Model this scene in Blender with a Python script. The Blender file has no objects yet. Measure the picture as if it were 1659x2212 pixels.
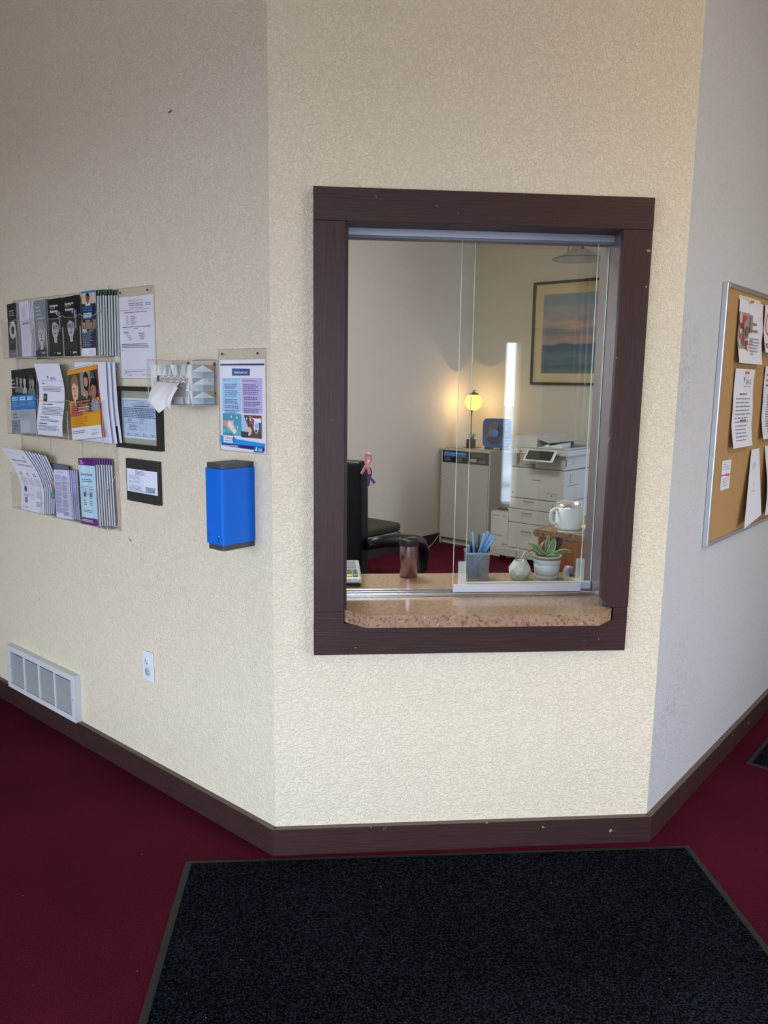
import bpy, bmesh, math, random
from mathutils import Vector, Matrix
PI = math.pi; S = math.sqrt(.5); W = 1.2474
C = bpy.context.scene.collection
sc = bpy.context.scene
# ------------------------------------------------------------------ camera
cam_d = bpy.data.cameras.new('camera'); cam = bpy.data.objects.new('camera', cam_d); C.objects.link(cam)
FW = Vector((.08556, .98291, -.16306)); RT = Vector((.99625, -.08454, .01313)); UP = RT.cross(FW)
M = Matrix((RT, UP, -FW)).transposed().to_4x4(); M.translation = Vector((.1346, -2.3737, 1.5216))
cam.matrix_world = M
cam_d.sensor_fit = 'VERTICAL'; cam_d.sensor_height = 36.0; cam_d.lens = 36.0 * 1697.6 / 2212.0
cam_d.clip_start = .02; cam_d.clip_end = 400
sc.camera = cam
# ------------------------------------------------------------------ world, lights, exposure
wd = bpy.data.worlds.new('sky'); sc.world = wd; wd.use_nodes = True
bg = wd.node_tree.nodes['Background']; bg.inputs[0].default_value = (.85, .95, 1.15, 1); bg.inputs[1].default_value = 9.0
sc.cycles.transparent_max_bounces = 32
sc.view_settings.view_transform = 'Standard'; sc.view_settings.look = 'None'
sc.view_settings.gamma = 1; sc.view_settings.use_curve_mapping = False; sc.view_settings.exposure = 0.0
def area(name, loc, rot, sx, sy, power, col, portal=False):
    d = bpy.data.lights.new(name, 'AREA'); d.shape = 'RECTANGLE'; d.size = sx; d.size_y = sy; d.energy = power; d.color = col
    if portal: d.cycles.is_portal = True
    o = bpy.data.objects.new(name, d); C.objects.link(o); o.location = loc; o.rotation_euler = rot; return o
WIN = [(-3.35, -1.3), (-1.15, .95)]; WZ = (.30, 2.22)
for (a, b) in WIN: area('window_light', ((a+b)/2, -4.62, (WZ[0]+WZ[1])/2), (PI/2, 0, 0), b-a, WZ[1]-WZ[0], 1, (1, 1, 1), True)
area('side_fill_portal', (3.68, -1.9, 1.2), (PI/2, 0, PI/2), 1.4, 1.7, 1, (1, 1, 1), True)  # portal at an unseen side opening added to brighten the right wall
area('side_fill_portal', (-3.68, -2.95, 1.285), (PI/2, 0, -PI/2), 2.7, 1.87, 1, (1, 1, 1), True)  # unseen opening put in to send more daylight onto the left wall
area('office_fill_light', (.0, 1.75, 3.22), (0, 0, 0), 1.2, .6, 96, (1, .97, .90))  # added fill, placed to brighten and even out the office walls
area('lobby_warm_fill', (2.5, -1.5, 3.26), (0, 0, 0), 1.2, .6, 36, (1, .82, .50))  # added warm fill that lifts the upper lobby walls, no known fixture
# ------------------------------------------------------------------ materials
def lin(h):
    if not isinstance(h, str): return tuple(h)
    h = h.lstrip('#'); v = [int(h[i:i+2], 16)/255 for i in (0, 2, 4)]
    return tuple(c/12.92 if c <= .04045 else ((c+.055)/1.055)**2.4 for c in v)
def newmat(name):
    m = bpy.data.materials.new(name); m.use_nodes = True; nt = m.node_tree; nt.nodes.clear()
    out = nt.nodes.new('ShaderNodeOutputMaterial'); return m, nt, out
def N(nt, t, **k):
    n = nt.nodes.new(t)
    for a, v in k.items():
        if a.startswith('i_'):
            key = a[2:]; n.inputs[int(key) if key.isdigit() else key.replace('_', ' ')].default_value = v
        else: setattr(n, a, v)
    return n
def pr(name, col, rough=.5, metal=0, spec=.5, bump=None, emis=None, var=None, coat=0, sheen=0):
    """principled; bump=(scale,strength,dist[,stretch]); var=(scale,amount,stretch)"""
    m, nt, out = newmat(name); p = N(nt, 'ShaderNodeBsdfPrincipled'); nt.links.new(p.outputs[0], out.inputs[0])
    c = lin(col); p.inputs['Base Color'].default_value = (*c, 1); p.inputs['Roughness'].default_value = rough
    p.inputs['Metallic'].default_value = metal; p.inputs['Specular IOR Level'].default_value = spec
    p.inputs['Coat Weight'].default_value = coat; p.inputs['Sheen Weight'].default_value = sheen
    if emis: p.inputs['Emission Color'].default_value = (*lin(emis[0]), 1); p.inputs['Emission Strength'].default_value = emis[1]
    if bump or var:
        tc = N(nt, 'ShaderNodeTexCoord')
    if bump:
        mp = N(nt, 'ShaderNodeMapping'); mp.inputs['Scale'].default_value = bump[3] if len(bump) > 3 else (1, 1, 1)
        nt.links.new(tc.outputs['Object'], mp.inputs[0])
        nz = N(nt, 'ShaderNodeTexNoise'); nz.inputs['Scale'].default_value = bump[0]; nz.inputs['Detail'].default_value = 3
        nt.links.new(mp.outputs[0], nz.inputs['Vector'])
        b = N(nt, 'ShaderNodeBump'); b.inputs['Strength'].default_value = bump[1]; b.inputs['Distance'].default_value = bump[2]
        nt.links.new(nz.outputs[0], b.inputs['Height']); nt.links.new(b.outputs[0], p.inputs['Normal'])
    if var:
        mp = N(nt, 'ShaderNodeMapping'); mp.inputs['Scale'].default_value = var[2] if len(var) > 2 else (1, 1, 1)
        nt.links.new(tc.outputs['Object'], mp.inputs[0])
        nz = N(nt, 'ShaderNodeTexNoise'); nz.inputs['Scale'].default_value = var[0]; nz.inputs['Detail'].default_value = 4
        nt.links.new(mp.outputs[0], nz.inputs['Vector'])
        rp = N(nt, 'ShaderNodeValToRGB'); rp.color_ramp.elements[0].position = .3; rp.color_ramp.elements[1].position = .7
        rp.color_ramp.elements[0].color = (*[x*(1-var[1]) for x in c], 1); rp.color_ramp.elements[1].color = (*[min(1, x*(1+var[1])) for x in c], 1)
        nt.links.new(nz.outputs[0], rp.inputs[0]); nt.links.new(rp.outputs[0], p.inputs['Base Color'])
    return m
_flat = {}
def flat(h, rough=.55):
    k = (h, rough)
    if k not in _flat: _flat[k] = pr('print_'+str(h).strip('#'), h, rough, spec=.3)
    return _flat[k]
def wallmat(name, col, scale, strength, smud=None, dist=.0022):
    m, nt, out = newmat(name); p = N(nt, 'ShaderNodeBsdfPrincipled'); nt.links.new(p.outputs[0], out.inputs[0])
    c = lin(col); p.inputs['Roughness'].default_value = .62; p.inputs['Specular IOR Level'].default_value = .35
    tc = N(nt, 'ShaderNodeTexCoord')
    n1 = N(nt, 'ShaderNodeTexNoise'); n1.inputs['Scale'].default_value = scale; n1.inputs['Detail'].default_value = 2; n1.inputs['Distortion'].default_value = 1.2
    nt.links.new(tc.outputs['Object'], n1.inputs['Vector'])
    r1 = N(nt, 'ShaderNodeValToRGB'); r1.color_ramp.elements[0].position = .44; r1.color_ramp.elements[1].position = .56
    nt.links.new(n1.outputs[0], r1.inputs[0])
    n2 = N(nt, 'ShaderNodeTexNoise'); n2.inputs['Scale'].default_value = scale*3; n2.inputs['Detail'].default_value = 2
    nt.links.new(tc.outputs['Object'], n2.inputs['Vector'])
    mx = N(nt, 'ShaderNodeMath', operation='MULTIPLY_ADD'); mx.inputs[1].default_value = .35
    nt.links.new(n2.outputs[0], mx.inputs[0]); nt.links.new(r1.outputs[0], mx.inputs[2])
    b = N(nt, 'ShaderNodeBump'); b.inputs['Strength'].default_value = strength; b.inputs['Distance'].default_value = dist
    nt.links.new(mx.outputs[0], b.inputs['Height']); nt.links.new(b.outputs[0], p.inputs['Normal'])
    # gentle mottling plus scuffed grime patches
    n3 = N(nt, 'ShaderNodeTexNoise'); n3.inputs['Scale'].default_value = 1.7; n3.inputs['Detail'].default_value = 3
    nt.links.new(tc.outputs['Object'], n3.inputs['Vector'])
    n4 = N(nt, 'ShaderNodeTexNoise'); n4.inputs['Scale'].default_value = 95; n4.inputs['Detail'].default_value = 3
    nt.links.new(tc.outputs['Object'], n4.inputs['Vector'])
    r3 = N(nt, 'ShaderNodeValToRGB'); r3.color_ramp.elements[0].position = .55; r3.color_ramp.elements[1].position = .72
    r4 = N(nt, 'ShaderNodeValToRGB'); r4.color_ramp.elements[0].position = .5; r4.color_ramp.elements[1].position = .62
    nt.links.new(n3.outputs[0], r3.inputs[0]); nt.links.new(n4.outputs[0], r4.inputs[0])
    mu = N(nt, 'ShaderNodeMath', operation='MULTIPLY'); nt.links.new(r3.outputs[0], mu.inputs[0]); nt.links.new(r4.outputs[0], mu.inputs[1])
    m2 = N(nt, 'ShaderNodeMath', operation='MULTIPLY'); nt.links.new(mu.outputs[0], m2.inputs[0]); m2.inputs[1].default_value = smud or .12
    mc = N(nt, 'ShaderNodeMixRGB'); mc.inputs[1].default_value = (*c, 1); mc.inputs[2].default_value = (c[0]*.55, c[1]*.55, c[2]*.56, 1)
    nt.links.new(m2.outputs[0], mc.inputs[0]); nt.links.new(mc.outputs[0], p.inputs['Base Color'])
    return m
def clear(name, tint=(1, 1, 1), ior=1.49, rough=.02):
    m, nt, out = newmat(name)
    t = N(nt, 'ShaderNodeBsdfTransparent'); t.inputs[0].default_value = (*tint, 1)
    g = N(nt, 'ShaderNodeBsdfGlossy'); g.inputs['Roughness'].default_value = rough
    lw_ = N(nt, 'ShaderNodeLayerWeight'); lw_.inputs['Blend'].default_value = .5; f0 = ((ior-1)/(ior+1))**2
    pw_ = N(nt, 'ShaderNodeMath', operation='POWER'); pw_.inputs[1].default_value = 5; nt.links.new(lw_.outputs['Facing'], pw_.inputs[0])
    f = N(nt, 'ShaderNodeMath', operation='MULTIPLY_ADD'); f.inputs[1].default_value = 1-f0; f.inputs[2].default_value = f0; nt.links.new(pw_.outputs[0], f.inputs[0])
    mx = N(nt, 'ShaderNodeMixShader'); nt.links.new(f.outputs[0], mx.inputs[0]); nt.links.new(t.outputs[0], mx.inputs[1]); nt.links.new(g.outputs[0], mx.inputs[2])
    nt.links.new(mx.outputs[0], out.inputs[0]); return m
def edgeglass(name, col, alpha):
    m, nt, out = newmat(name)
    t = N(nt, 'ShaderNodeBsdfTransparent'); p = N(nt, 'ShaderNodeBsdfPrincipled'); p.inputs['Base Color'].default_value = (*lin(col), 1); p.inputs['Roughness'].default_value = .15
    mx = N(nt, 'ShaderNodeMixShader'); mx.inputs[0].default_value = alpha
    nt.links.new(t.outputs[0], mx.inputs[1]); nt.links.new(p.outputs[0], mx.inputs[2]); nt.links.new(mx.outputs[0], out.inputs[0]); return m
def woodpaint(name, axis):
    """brown painted rough-sawn board with small paint chips; axis = grain direction"""
    m, nt, out = newmat(name); p = N(nt, 'ShaderNodeBsdfPrincipled'); nt.links.new(p.outputs[0], out.inputs[0])
    p.inputs['Roughness'].default_value = .45; p.inputs['Specular IOR Level'].default_value = .36
    tc = N(nt, 'ShaderNodeTexCoord'); mp = N(nt, 'ShaderNodeMapping'); sv = [60, 60, 60]; sv[axis] = 3; mp.inputs['Scale'].default_value = sv
    nt.links.new(tc.outputs['Object'], mp.inputs[0])
    n = N(nt, 'ShaderNodeTexNoise'); n.inputs['Scale'].default_value = 3.2; n.inputs['Detail'].default_value = 5; nt.links.new(mp.outputs[0], n.inputs['Vector'])
    b = N(nt, 'ShaderNodeBump'); b.inputs['Strength'].default_value = .35; b.inputs['Distance'].default_value = .002
    nt.links.new(n.outputs[0], b.inputs['Height']); nt.links.new(b.outputs[0], p.inputs['Normal'])
    r = N(nt, 'ShaderNodeValToRGB'); r.color_ramp.elements[0].color = (.033, .0145, .0130, 1); r.color_ramp.elements[1].color = (.053, .0245, .0225, 1)
    r.color_ramp.elements[0].position = .3; r.color_ramp.elements[1].position = .75; nt.links.new(n.outputs[0], r.inputs[0])
    v = N(nt, 'ShaderNodeTexNoise'); v.inputs['Scale'].default_value = 38; v.inputs['Detail'].default_value = 2; nt.links.new(tc.outputs['Object'], v.inputs['Vector'])
    r2 = N(nt, 'ShaderNodeValToRGB'); r2.color_ramp.elements[0].position = .745; r2.color_ramp.elements[1].position = .76; nt.links.new(v.outputs[0], r2.inputs[0])
    mc = N(nt, 'ShaderNodeMixRGB'); mc.inputs[2].default_value = (.36, .24, .15, 1); nt.links.new(r2.outputs[0], mc.inputs[0]); nt.links.new(r.outputs[0], mc.inputs[1])
    nt.links.new(mc.outputs[0], p.inputs['Base Color']); return m
def laminate(name, bright, rough=.16, soft=0):
    m, nt, out = newmat(name); p = N(nt, 'ShaderNodeBsdfPrincipled'); nt.links.new(p.outputs[0], out.inputs[0])
    p.inputs['Roughness'].default_value = rough; p.inputs['Specular IOR Level'].default_value = .5
    tc = N(nt, 'ShaderNodeTexCoord')
    n = N(nt, 'ShaderNodeTexNoise'); n.inputs['Scale'].default_value = 95; n.inputs['Detail'].default_value = 4; n.inputs['Distortion'].default_value = .8; nt.links.new(tc.outputs['Object'], n.inputs['Vector'])
    r = N(nt, 'ShaderNodeValToRGB'); e = r.color_ramp.elements; k = bright
    e[0].position = .30; e[0].color = (.10*k, .05*k, .045*k, 1); e[1].position = .74; e[1].color = (.50*k, .40*k, .30*k, 1)
    for pos, c in ((.42, (.21, .12, .085)), (.52, (.33, .205, .12)), (.62, (.27, .165, .115))):
        x = e.new(pos); x.color = (*[q*k for q in c], 1)
    nt.links.new(n.outputs[0], r.inputs[0])
    mc = N(nt, 'ShaderNodeMixRGB'); mc.inputs[0].default_value = soft; mc.inputs[2].default_value = (.32*k, .245*k, .165*k, 1)
    nt.links.new(r.outputs[0], mc.inputs[1]); nt.links.new(mc.outputs[0], p.inputs['Base Color']); return m
def carpet(name, col, scale, var=.35, bump=.5, specks=None, ramp=(.55, .9), blot=.45):
    m, nt, out = newmat(name); p = N(nt, 'ShaderNodeBsdfPrincipled'); nt.links.new(p.outputs[0], out.inputs[0])
    p.inputs['Roughness'].default_value = .95; p.inputs['Specular IOR Level'].default_value = .04
    c = lin(col); tc = N(nt, 'ShaderNodeTexCoord')
    n = N(nt, 'ShaderNodeTexNoise'); n.inputs['Scale'].default_value = scale; n.inputs['Detail'].default_value = 2; nt.links.new(tc.outputs['Object'], n.inputs['Vector'])
    n2 = N(nt, 'ShaderNodeTexNoise'); n2.inputs['Scale'].default_value = 2.4; n2.inputs['Detail'].default_value = 3; nt.links.new(tc.outputs['Object'], n2.inputs['Vector'])
    ad = N(nt, 'ShaderNodeMath', operation='MULTIPLY_ADD'); ad.inputs[1].default_value = blot; nt.links.new(n2.outputs[0], ad.inputs[0]); nt.links.new(n.outputs[0], ad.inputs[2])
    r = N(nt, 'ShaderNodeValToRGB'); r.color_ramp.elements[0].position = ramp[0]; r.color_ramp.elements[1].position = ramp[1]
    r.color_ramp.elements[0].color = (*[max(x*.08, x*(1-var)) for x in c], 1); r.color_ramp.elements[1].color = (*[x*(1+var) for x in c], 1)
    nt.links.new(ad.outputs[0], r.inputs[0]); last = r.outputs[0]
    v = N(nt, 'ShaderNodeTexVoronoi'); v.inputs['Scale'].default_value = 14; nt.links.new(tc.outputs['Object'], v.inputs['Vector'])
    lt = N(nt, 'ShaderNodeMath', operation='LESS_THAN'); lt.inputs[1].default_value = specks or .02; nt.links.new(v.outputs['Distance'], lt.inputs[0])
    mc = N(nt, 'ShaderNodeMixRGB'); mc.inputs[2].default_value = (.3, .27, .22, 1); nt.links.new(lt.outputs[0], mc.inputs[0]); nt.links.new(last, mc.inputs[1])
    nt.links.new(mc.outputs[0], p.inputs['Base Color'])
    b = N(nt, 'ShaderNodeBump'); b.inputs['Strength'].default_value = bump; b.inputs['Distance'].default_value = .003
    nt.links.new(n.outputs[0], b.inputs['Height']); nt.links.new(b.outputs[0], p.inputs['Normal']); return m

CREAM = wallmat('cream_wall_paint', (.78, .705, .55), 86, .65, .12, .0031)
CREAML = wallmat('cream_wall_paint_smooth', (.78, .705, .55), 88, .65, .12, .0030)
GREYW = wallmat('grey_wall_paint', (.545, .565, .605), 70, .5, .55, .003)
OFFW = wallmat('office_wall_paint', (.50, .485, .44), 70, .25, .05)
CEIL = pr('ceiling_warm_bounce', (.60, .43, .21), .8)  # unseen ceiling, tinted so its bounce warms the upper walls
CARPET = carpet('burgundy_carpet', (.066, .0068, .0160), 260)
MATM = carpet('black_entrance_mat_pile', (.0046, .0062, .0102), 185, 2.2, 1.0, .022, (.49, .76), .12)
MATB = pr('mat_rubber_edge', (.011, .012, .013), .7)
TRX = woodpaint('brown_trim_horizontal', 0); TRZ = woodpaint('brown_trim_vertical', 2)
LAMT = laminate('speckled_laminate_top', 1.0, .13, .5); LAMF = laminate('speckled_laminate_edge', 1.15, .35)
ALU = pr('brushed_aluminium', (.52, .53, .60), .4, .35); CHROME = pr('polished_metal', (.66, .68, .71), .22, 1)
GLASS = clear('window_glass', (.978, .99, .984), 1.52, 0.0); GEDGE = edgeglass('glass_edge', '#cfe6dd', .75)
ACR = clear('clear_acrylic', (.994, .991, .988), 1.49, .05); AEDGE = edgeglass('acrylic_edge', '#e8dcd6', .45)
ACR2 = edgeglass('milky_acrylic', '#d5dcd8', .35)
BLACK = pr('black_plastic', (.012, .012, .014), .4); BLACKS = pr('satin_black', (.014, .013, .013), .35)
WHITEP = pr('white_plastic', (.72, .76, .84), .35)
BLUE = pr('blue_dispenser_shell', (.0, .13, .66), .5, spec=.25); CHAR = pr('charcoal_plastic', (.045, .05, .06), .45)
PAPER = pr('white_paper', (.74, .76, .82), .7, spec=.2)

# ------------------------------------------------------------------ mesh builder
class MB:
    def __init__(s): s.v = []; s.f = []; s.mi = []; s.sm = []; s.ms = []; s.T = None
    def m(s, mat):
        if mat not in s.ms: s.ms.append(mat)
        return s.ms.index(mat)
    def add(s, vs, fs, mat, smooth=False):
        o = len(s.v)
        for v in vs: s.v.append(tuple(s.T(*v)) if s.T else tuple(v))
        k = s.m(mat)
        for f in fs: s.f.append([i+o for i in f]); s.mi.append(k); s.sm.append(smooth)
    def box(s, x0, x1, y0, y1, z0, z1, mat):
        vs = [(x, y, z) for z in (z0, z1) for y in (y0, y1) for x in (x0, x1)]
        s.add(vs, [(0, 2, 3, 1), (4, 5, 7, 6), (0, 1, 5, 4), (2, 6, 7, 3), (0, 4, 6, 2), (1, 3, 7, 5)], mat); return s
    def prism(s, pts, z0, z1, mat, ax='z', side=None):
        """pts ccw in plane; ax z: (x,y); ax y: (x,z) extruded along y; ax x: (y,z)"""
        def P(a, b, c):
            return (a, b, c) if ax == 'z' else ((a, c, b) if ax == 'y' else (c, a, b))
        n = len(pts); vs = [P(a, b, z0) for a, b in pts]+[P(a, b, z1) for a, b in pts]
        fl = ax == 'y'
        caps = [list(range(n))[::-1], list(range(n, 2*n))]
        sd = [(i, (i+1) % n, (i+1) % n+n, i+n) for i in range(n)]
        if fl: caps = [c[::-1] for c in caps]; sd = [q[::-1] for q in sd]
        s.add(vs, caps, mat); s.add(vs, sd, side or mat); return s
    def lathe(s, prof, mat, cx=0, cy=0, n=32, smooth=True, axis='z', cz=0):
        vs = []; fs = []
        for r, z in prof:
            for i in range(n):
                a = 2*PI*i/n
                if axis == 'z': vs.append((cx+r*math.cos(a), cy+r*math.sin(a), cz+z))
                elif axis == 'y': vs.append((cx+r*math.cos(a), cy+z, cz+r*math.sin(a)))
                else: vs.append((cx+z, cy+r*math.cos(a), cz+r*math.sin(a)))
        k = len(prof)
        for j in range(k-1):
            for i in range(n):
                q = (j*n+i, j*n+(i+1) % n, (j+1)*n+(i+1) % n, (j+1)*n+i)
                fs.append(q if axis != 'y' else q[::-1])
        s.add(vs, fs, mat, smooth); return s
    def tube(s, pts, r, mat, n=8, caps=True, smooth=True):
        pts = [Vector(p) for p in pts]; rs = r if isinstance(r, (list, tuple)) else [r]*len(pts)
        vs = []; fs = []; prev = None
        for i, p in enumerate(pts):
            d = (pts[min(i+1, len(pts)-1)]-pts[max(i-1, 0)]).normalized()
            if prev is None:
                up = Vector((0, 0, 1)) if abs(d.z) < .9 else Vector((1, 0, 0)); x = d.cross(up).normalized()
            else:
                x = (prev-d*prev.dot(d)); x = x.normalized() if x.length > 1e-6 else d.orthogonal().normalized()
            prev = x; y = d.cross(x)
            for k in range(n):
                a = 2*PI*k/n; vs.append(p+(x*math.cos(a)+y*math.sin(a))*rs[i])
        for j in range(len(pts)-1):
            for k in range(n): fs.append((j*n+k, j*n+(k+1) % n, (j+1)*n+(k+1) % n, (j+1)*n+k))
        s.add(vs, fs, mat, smooth)
        if caps: s.add([vs[k] for k in range(n)], [list(range(n))[::-1]], mat); s.add(vs[-n:], [list(range(n))], mat)
        return s
    def build(s, name, parent=None, loc=None, rotz=None, bevel=0, seg=2, sub=0, ang=.6):
        me = bpy.data.meshes.new(name); me.from_pydata(s.v, [], s.f); me.update()
        for m in s.ms: me.materials.append(m)
        for p, k, q in zip(me.polygons, s.mi, s.sm): p.material_index = k; p.use_smooth = q
        o = bpy.data.objects.new(name, me); C.objects.link(o)
        if parent: o.parent = parent
        if loc: o.location = loc
        if rotz is not None: o.rotation_euler = (0, 0, rotz)
        bm = bmesh.new(); bm.from_mesh(me); bmesh.ops.remove_doubles(bm, verts=bm.verts, dist=1e-6); bm.to_mesh(me); bm.free()
        if bevel:
            b = o.modifiers.new('bevel', 'BEVEL'); b.width = bevel; b.segments = seg; b.limit_method = 'ANGLE'; b.angle_limit = ang
        if sub:
            b = o.modifiers.new('sub', 'SUBSURF'); b.levels = sub; b.render_levels = sub
        return o
def tag(o, label, cat, group=None):
    o['label'] = label; o['category'] = cat
    if group: o['group'] = group
    return o
def thing(name, label, cat, loc=(0, 0, 0), rotz=0, group=None):
    o = bpy.data.objects.new(name, None); o.empty_display_size = .05; C.objects.link(o); o.location = loc; o.rotation_euler = (0, 0, rotz)
    return tag(o, label, cat, group)
def struct(o): o['kind'] = 'structure'; return o
def dup(root, loc=None, label=None, group=None, rot=None):
    r = root.copy(); C.objects.link(r)
    if loc is not None: r.location = loc
    if rot is not None: r.rotation_euler = rot
    if label: r['label'] = label
    if group: r['group'] = group
    for ch in list(root.children):
        c = ch.copy(); C.objects.link(c); c.parent = r
        for g in list(ch.children):
            d = g.copy(); C.objects.link(d); d.parent = c
    return r
LW = -PI/4; RW = PI/4
def lp(s, z, o=0): return (-S*s-S*o, S*s-S*o, z)          # on the left lobby wall, o = distance off it
def rp(s, z, o=0): return (W+S*s+S*o, S*s-S*o, z)         # on the right lobby wall
def ab(a, b, z): return ((a-b)*S, (a+b)*S, z)             # office axes

# ------------------------------------------------------------------ printed matter
_txt = {}
def textmesh(t, bold=0):
    k = (t, bold)
    if k in _txt: return _txt[k]
    cu = bpy.data.curves.new('t', 'FONT'); cu.body = t; cu.resolution_u = 2; cu.offset = bold
    ob = bpy.data.objects.new('t', cu); C.objects.link(ob)
    dg = bpy.context.evaluated_depsgraph_get(); me = bpy.data.meshes.new_from_object(ob.evaluated_get(dg))
    vs = [tuple(v.co) for v in me.vertices]; fs = [list(p.vertices) for p in me.polygons]
    bpy.data.objects.remove(ob); bpy.data.curves.remove(cu); bpy.data.meshes.remove(me)
    w = max([v[0] for v in vs] or [0]); _txt[k] = (vs, fs, w); return _txt[k]
class Sheet:
    """print in (u right, v up) metres on a surface facing local -y; warp bends it"""
    def __init__(s, mb, ox=0, oz=0, y=0, warp=None, step=.01):
        s.mb = mb; s.ox = ox; s.oz = oz; s.y = y; s.warp = warp; s.l = 0; s.step = step
    def P(s, u, v, d):
        if s.warp:
            x, y, z = s.warp(u, v); return (s.ox+x, s.y+y-d, s.oz+z)
        return (s.ox+u, s.y-d, s.oz+v)
    def up(s): s.l += 1; return s.l*.00012
    def poly(s, pts, col, d=None):
        d = s.up() if d is None else d
        s.mb.add([s.P(u, v, d) for u, v in pts], [list(range(len(pts)))], flat(col) if isinstance(col, (str, tuple)) else col)
    def rect(s, u0, v0, u1, v1, col, d=None):
        d = s.up() if d is None else d; mat = flat(col) if isinstance(col, (str, tuple)) else col
        n = 1 if not s.warp else max(1, int(abs(v1-v0)/s.step)); vs = []; fs = []
        for i in range(n+1):
            v = v0+(v1-v0)*i/n; vs += [s.P(u0, v, d), s.P(u1, v, d)]
        for i in range(n): fs.append((2*i, 2*i+1, 2*i+3, 2*i+2))
        s.mb.add(vs, fs, mat)
    def ell(s, cu, cv, ru, rv, col, n=18, a0=0, a1=2*PI):
        s.poly([(cu+ru*math.cos(a0+(a1-a0)*i/n), cv+rv*math.sin(a0+(a1-a0)*i/n)) for i in range(n if a1-a0 > 6.28 else n+1)], col)
    def ring(s, cu, cv, ru, rv, t, col, n=24):
        d = s.up(); vs = []; fs = []
        for i in range(n):
            a = 2*PI*i/n; vs += [s.P(cu+ru*math.cos(a), cv+rv*math.sin(a), d), s.P(cu+(ru-t)*math.cos(a), cv+(rv-t)*math.sin(a), d)]
        for i in range(n): j = (i+1) % n; fs.append((2*i, 2*j, 2*j+1, 2*i+1)); 
        s.mb.add(vs, [f[::-1] for f in fs], flat(col))
    def lines(s, u0, v0, u1, n, sp, col='#555a66', th=.45, seed=1, ragged=.25, ind=0):
        rnd = random.Random(seed); d = s.up()
        for i in range(n):
            v = v0-i*sp; u = u0+(ind if i == 0 else 0); end = u1-(u1-u0)*rnd.random()*ragged
            while u < end-sp*.4:
                w = min(sp*rnd.uniform(.8, 3.2), end-u); s.rect(u, v-sp*th, u+w, v, col, d); u += w+sp*.35
    def text(s, t, u, v, size, col, fit=None, align='l', bold=0, slope=0):
        vs, fs, w = textmesh(t, bold); sx = size if not fit else fit/max(w, 1e-6)
        off = {'l': 0, 'c': -w*sx/2, 'r': -w*sx}[align]; d = s.up()
        s.mb.add([s.P(u+off+x*sx, v+y*size+slope*x*sx, d) for x, y, z in vs], fs, flat(col))
    def face(s, cu, cv, h, skin, hair, shirt, glasses=False, long=False, ru=None):
        w = ru or h*.36
        s.poly([(cu-w*1.5, cv-h*1.0), (cu+w*1.5, cv-h*1.0), (cu+w*1.15, cv-h*.62), (cu+w*.4, cv-h*.45), (cu-w*.4, cv-h*.45), (cu-w*1.15, cv-h*.62)], shirt)
        if long: s.ell(cu, cv-h*.12, w*1.05, h*.58, hair)
        s.rect(cu-w*.32, cv-h*.62, cu+w*.32, cv-h*.3, skin)
        s.ell(cu, cv+h*.1, w*.95, h*.46, hair); s.ell(cu, cv-h*.02, w*.78, h*.44, skin)
        s.poly([(cu-w*.78, cv+h*.14), (cu-w*.2, cv+h*.24), (cu+w*.78, cv+h*.1), (cu+w*.7, cv+h*.38), (cu, cv+h*.5), (cu-w*.7, cv+h*.38)], hair)
        for k in (-1, 1): s.ell(cu+k*w*.34, cv+h*.03, w*.12, h*.03, '#2b2725', 8)
        s.poly([(cu-w*.07, cv), (cu+w*.07, cv), (cu+w*.12, cv-h*.14), (cu-w*.12, cv-h*.14)], '#8d7f77' if skin.startswith('#b') else '#a98070')
        s.ell(cu, cv-h*.24, w*.26, h*.03, '#5f4844', 10)
        if glasses:
            for k in (-1, 1): s.ring(cu+k*w*.36, cv+h*.02, w*.3, h*.09, h*.02, '#1d1d1f', 14)
def solid_back(mb, w, h, th, mat, ox=0, oz=0, y=0):
    mb.box(ox, ox+w, y, y+th, oz, oz+h, mat)

# ================================================================== STRUCTURE
H = 3.3
b = MB(); b.box(-3.9, 4.1, -4.9, 5.6, -.1, 0, CARPET); struct(b.build('floor'))
b = MB(); b.box(-3.9, 4.1, -4.9, 5.6, H, H+.1, CEIL); struct(b.build('ceiling'))
b = MB(); b.prism([(0, 0), (.083, .2), (-3.46, 3.743), (-3.6, 3.6)], 0, H, CREAML); struct(b.build('wall_left'))
b = MB(); X0, X1, Z0, Z1 = .2275, 1.0725, .78, 1.992
XA, XB, ZB = X0-.0105, X1+.012, Z1+.001
b.prism([(0, 0), (XA, 0), (XA, .2), (.083, .2)], 0, H, CREAM); b.prism([(XB, 0), (W, 0), (W-.083, .2), (XB, .2)], 0, H, CREAM)
b.box(XA, XB, 0, .2, 0, Z0, CREAM); b.box(XA, XB, 0, .2, ZB, H, CREAM); struct(b.build('wall_center'))
b = MB(); b.prism([(W, 0), (3.6+.14, 3.6-W+.14), (3.6, 3.743-W+.137), (W-.083, .2)], 0, H, GREYW); struct(b.build('wall_right'))
def abbox(name, a0, a1, b0, b1, z0, z1, mat):
    q = MB(); q.prism([ab(a0, b0, 0)[:2], ab(a1, b0, 0)[:2], ab(a1, b1, 0)[:2], ab(a0, b1, 0)[:2]], z0, z1, mat); return q.build(name)
AB, BB = 4.95, 2.625
struct(abbox('wall_office_left', .2, AB+.12, BB, BB+.12, 0, H, OFFW))
struct(abbox('wall_office_back', AB, AB+.12, -.682, BB, 0, H, OFFW))
b = MB()
def front_wall(holes, x0, x1, y0, y1, mat):
    x = x0
    for (a, c, z0, z1) in sorted(holes):
        b.box(x, a, y0, y1, 0, H, mat)
        if z0 > 0: b.box(a, c, y0, y1, 0, z0, mat)
        b.box(a, c, y0, y1, z1, H, mat); x = c
    b.box(x, x1, y0, y1, 0, H, mat)
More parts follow.
